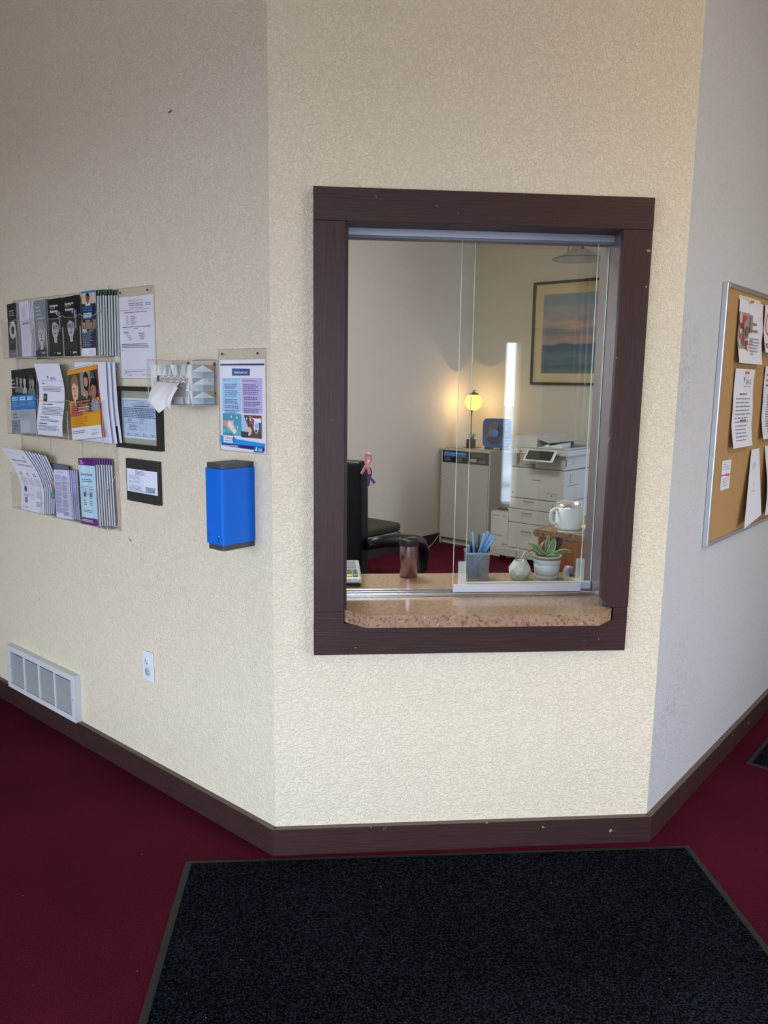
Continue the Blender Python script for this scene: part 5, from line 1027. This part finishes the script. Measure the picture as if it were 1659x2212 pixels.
# faceted planter
HXX, HXY = .872, .362
t = thing('faceted_planter', 'small cream faceted planter with bare stems behind the glass', 'planter', (HXX, HXY, CZ), .2)
CRP = pr('cream_ceramic', (.62, .66, .60), .4)
n = 7; rings = [(.027, 0), (.043, .024), (.041, .042), (.0235, .069)]; vs = []; fs = []
for j, (r_, z) in enumerate(rings):
    for i in range(n): a = 2*PI*(i+.5*(j % 2))/n; vs.append((r_*math.cos(a), r_*math.sin(a), z))
for j in range(3):
    for i in range(n):
        p0, p1_ = j*n+i, j*n+(i+1) % n; q0, q1 = (j+1)*n+i, (j+1)*n+(i+1) % n
        if j % 2 == 0: fs += [(p0, p1_, q0), (p1_, q1, q0)]
        else: fs += [(p0, p1_, q1), (p0, q1, q0)]
fs.append(tuple(range(n))[::-1]); q = MB(); q.add(vs, fs, CRP)
q.lathe([(.0235, .069), (.020, .069), (.019, .055), (0, .055)], CRP, n=14); q.build('pot', t)
MB().lathe([(0, .058), (.0193, .057)], pr('potting_soil', (.05, .04, .03), .9), n=14).build('soil', t)
STM = pr('stem_green', (.20, .28, .16), .6); STW = pr('stem_pale', (.55, .56, .50), .6)
q = MB(); q.tube([(-.015, 0, .058), (-.018, -.002, .085), (-.020, -.003, .107)], [.0028, .0035, .0022], STM, 8); q.tube([(-.020, -.003, .107), (-.019, -.003, .112)], .0035, STW, 8); q.tube([(-.016, 0, .09), (-.014, -.004, .108), (-.012, -.004, .117)], [.0018, .0014, .0012], STW, 6)
q.tube([(.012, .0, .058), (.022, .0, .078), (.040, -.002, .090), (.056, -.006, .098), (.070, -.01, .108)], [.002, .0028, .002, .0015, .0012], STM, 8); q.tube([(.022, 0, .078), (.020, 0, .088)], .0015, STM, 6); q.tube([(.0, .0, .058), (.014, .012, .083), (.026, .014, .096)], [.0022, .002, .0024], STW, 8); q.build('bare_stems', t)
# white pot with succulent
PX, PY = .974, .372
t = thing('potted_succulent', 'green strappy succulent in a white banded pot behind the glass', 'plant', (PX, PY, CZ))
PT = pr('pot_white_glaze', (.58, .65, .68), .3); TB = pr('pot_tan_band', (.24, .17, .13), .6)
q = MB(); q.lathe([(0, 0), (.040, 0), (.042, .003), (.0430, .016), (.0422, .017), (.0435, .018), (.0480, .056), (.0474, .057), (.0485, .058), (.0505, .074)], PT, n=44); q.build('pot', t)
MB().lathe([(.0505, .0742), (.0515, .0835)], TB, n=44).build('tan_band', t)
MB().lathe([(.0515, .0835), (.0522, .0865), (.0490, .0870), (.046, .078), (.044, .074)], PT, n=44).build('rim', t); MB().lathe([(0, .078), (.0455, .076)], bpy.data.materials['potting_soil'], n=24).build('soil', t)
q = MB(); q.lathe([(.0428, .0162), (.0434, .0168), (.0431, .0176)], pr('pot_groove', (.16, .15, .14), .6), n=44); q.lathe([(.0478, .0562), (.0484, .0568), (.0482, .0576)], bpy.data.materials['pot_groove'], n=44); q.build('grooves', t)
LG = pr('leaf_green', (.14, .25, .10), .45, var=(60, .3)); LE = pr('leaf_pale_edge', (.42, .50, .30), .5)
def leaf(q, pts, w, mat, cup=.25, nrm=None):
    pts = [Vector(p) for p in pts]; P2 = []
    for i in range(len(pts)-1):
        for k in range(5): f = k/5; P2.append(pts[i]*(1-f)+pts[i+1]*f)
    P2.append(pts[-1]); n = len(P2)
    for _ in range(3): P2 = [P2[0]]+[(P2[i-1]+P2[i]*2+P2[i+1])/4 for i in range(1, n-1)]+[P2[-1]]
    vs = []; side = Vector(nrm or (1, 0, 0))
    for i, p in enumerate(P2):
        f = i/(n-1); d = (P2[min(i+1, n-1)]-P2[max(0, i-1)]).normalized(); s_ = (side-d*side.dot(d)).normalized(); up = s_.cross(d)
        ww = w*(math.sin(min(1, f*1.25+.30)*PI*.5) if f < .56 else max(.03, (1-((f-.56)/.44)**2))**.75)
        for u in (-1, -.8, 0, .8, 1): vs.append(p+s_*ww*u+up*cup*ww*u*u)
    c1, c2 = [], []
    for i in range(n-1):
        for k in range(4): (c2 if k in (0, 3) else c1).append((i*5+k, i*5+k+1, (i+1)*5+k+1, (i+1)*5+k))
    q.add(vs, c1, mat, True); q.add(vs, c2, LE if mat is LG else mat, True)
for (pts_, w_, nm) in (([(0, 0, .078), (-.03, -.012, .10), (-.055, -.02, .125), (-.083, -.022, .137)], .0085, (.45, -.1, .8)), ([(.0, .0, .078), (.014, -.006, .11), (.026, .0, .147)], .0125, (.9, -.25, -.4)), ([(0, .0, .078), (.03, -.02, .098), (.055, -.03, .108), (.082, -.03, .101)], .010, (.15, -.5, .8)),
    ([(0, .01, .078), (-.022, -.005, .09), (-.05, -.01, .108)], .012, (.3, -.3, .8)), ([(.0, .02, .078), (.004, .02, .12), (.012, .03, .155)], .007, (1, 0, -.3)), ([(-.01, -.01, .078), (.01, -.03, .09), (.035, -.036, .09)], .008, (.2, -.5, .7)), ([(0, .02, .078), (-.025, .02, .11), (.0, .03, .135)], .005, (.6, 0, .6))):
    q = MB(); leaf(q, pts_, w_, LG, .25, nm); o = q.build('leaf', t); so = o.modifiers.new('s', 'SOLIDIFY'); so.thickness = .0014
q = MB(); DKL = pr('dark_maroon_leaf', (.028, .014, .024), .3); leaf(q, [(.005, .025, .08), (.025, .03, .105), (.048, .03, .132), (.052, .03, .146)], .020, DKL, .1, (.8, 0, -.5)); o = q.build('dark_leaf', t); o['label'] = 'dark maroon leaf'; so = o.modifiers.new('s', 'SOLIDIFY'); so.thickness = .0014
q = MB(); q.tube([(-.028, .0, .088), (-.045, -.012, .098), (-.060, -.015, .112), (-.070, -.015, .108), (-.074, -.012, .100), (-.060, -.01, .106), (-.045, -.006, .098), (-.035, -.004, .083)], [.002, .0035, .003, .002, .0015, .002, .003, .002], pr('dried_leaf', (.28, .19, .13), .8), 8); o = q.build('dried_leaf', t); o['label'] = 'curled brown dried leaf'
# small clear bottle, lilac roll, yellow sticky notes
t = thing('clear_bottle', 'tiny clear bottle right of the white plant pot', 'bottle', (1.040, .355, CZ)); MB().lathe([(0, 0), (.014, 0), (.015, .003), (.015, .024), (.008, .030), (.0075, .036)], ACR2, n=24).build('bottle_body', t); MB().lathe([(.009, .031), (.009, .041), (0, .042)], ACR2, n=20).build('bottle_cap', t)
o = MB().lathe([(.017, -.016), (.017, .016), (.009, .016), (.009, -.016), (.017, -.016)], pr('lilac_tape', (.30, .22, .50), .35), 0, 0, 28, axis='y').build('tape_roll', loc=(1.075, .415, CZ+.0175), rotz=.9); tag(o, 'lilac roll of tape behind the white plant pot', 'tape')
o = MB().prism([(0, 0), (.05, -.012), (.055, -.05), (.10, -.052), (.104, -.085), (.062, -.088), (.03, -.04), (-.004, -.022)], 0, .003, pr('yellow_paper', (.72, .66, .30), .7)).build('sticky_note', loc=(1.036, .36, CZ)); tag(o, 'pale yellow paper slips on the counter by the right jamb', 'paper')
# lower desk at left behind the counter
t = thing('desk', 'dark lower desk edge behind the counter at the left', 'desk', (-.12, .48, 0)); MB().prism([(-.05, .0), (.44, .0), (.25, .055), (.10, .09), (-.05, .12)], .725, .755, pr('desk_edge_grey', (.045, .047, .05), .4)).build('desktop', t, bevel=.002); MB().box(-.02, .0, .02, .1, 0, .725, BLACK).build('leg', t); MB().box(.35, .37, .0, .01, 0, .725, BLACK).build('leg', t)
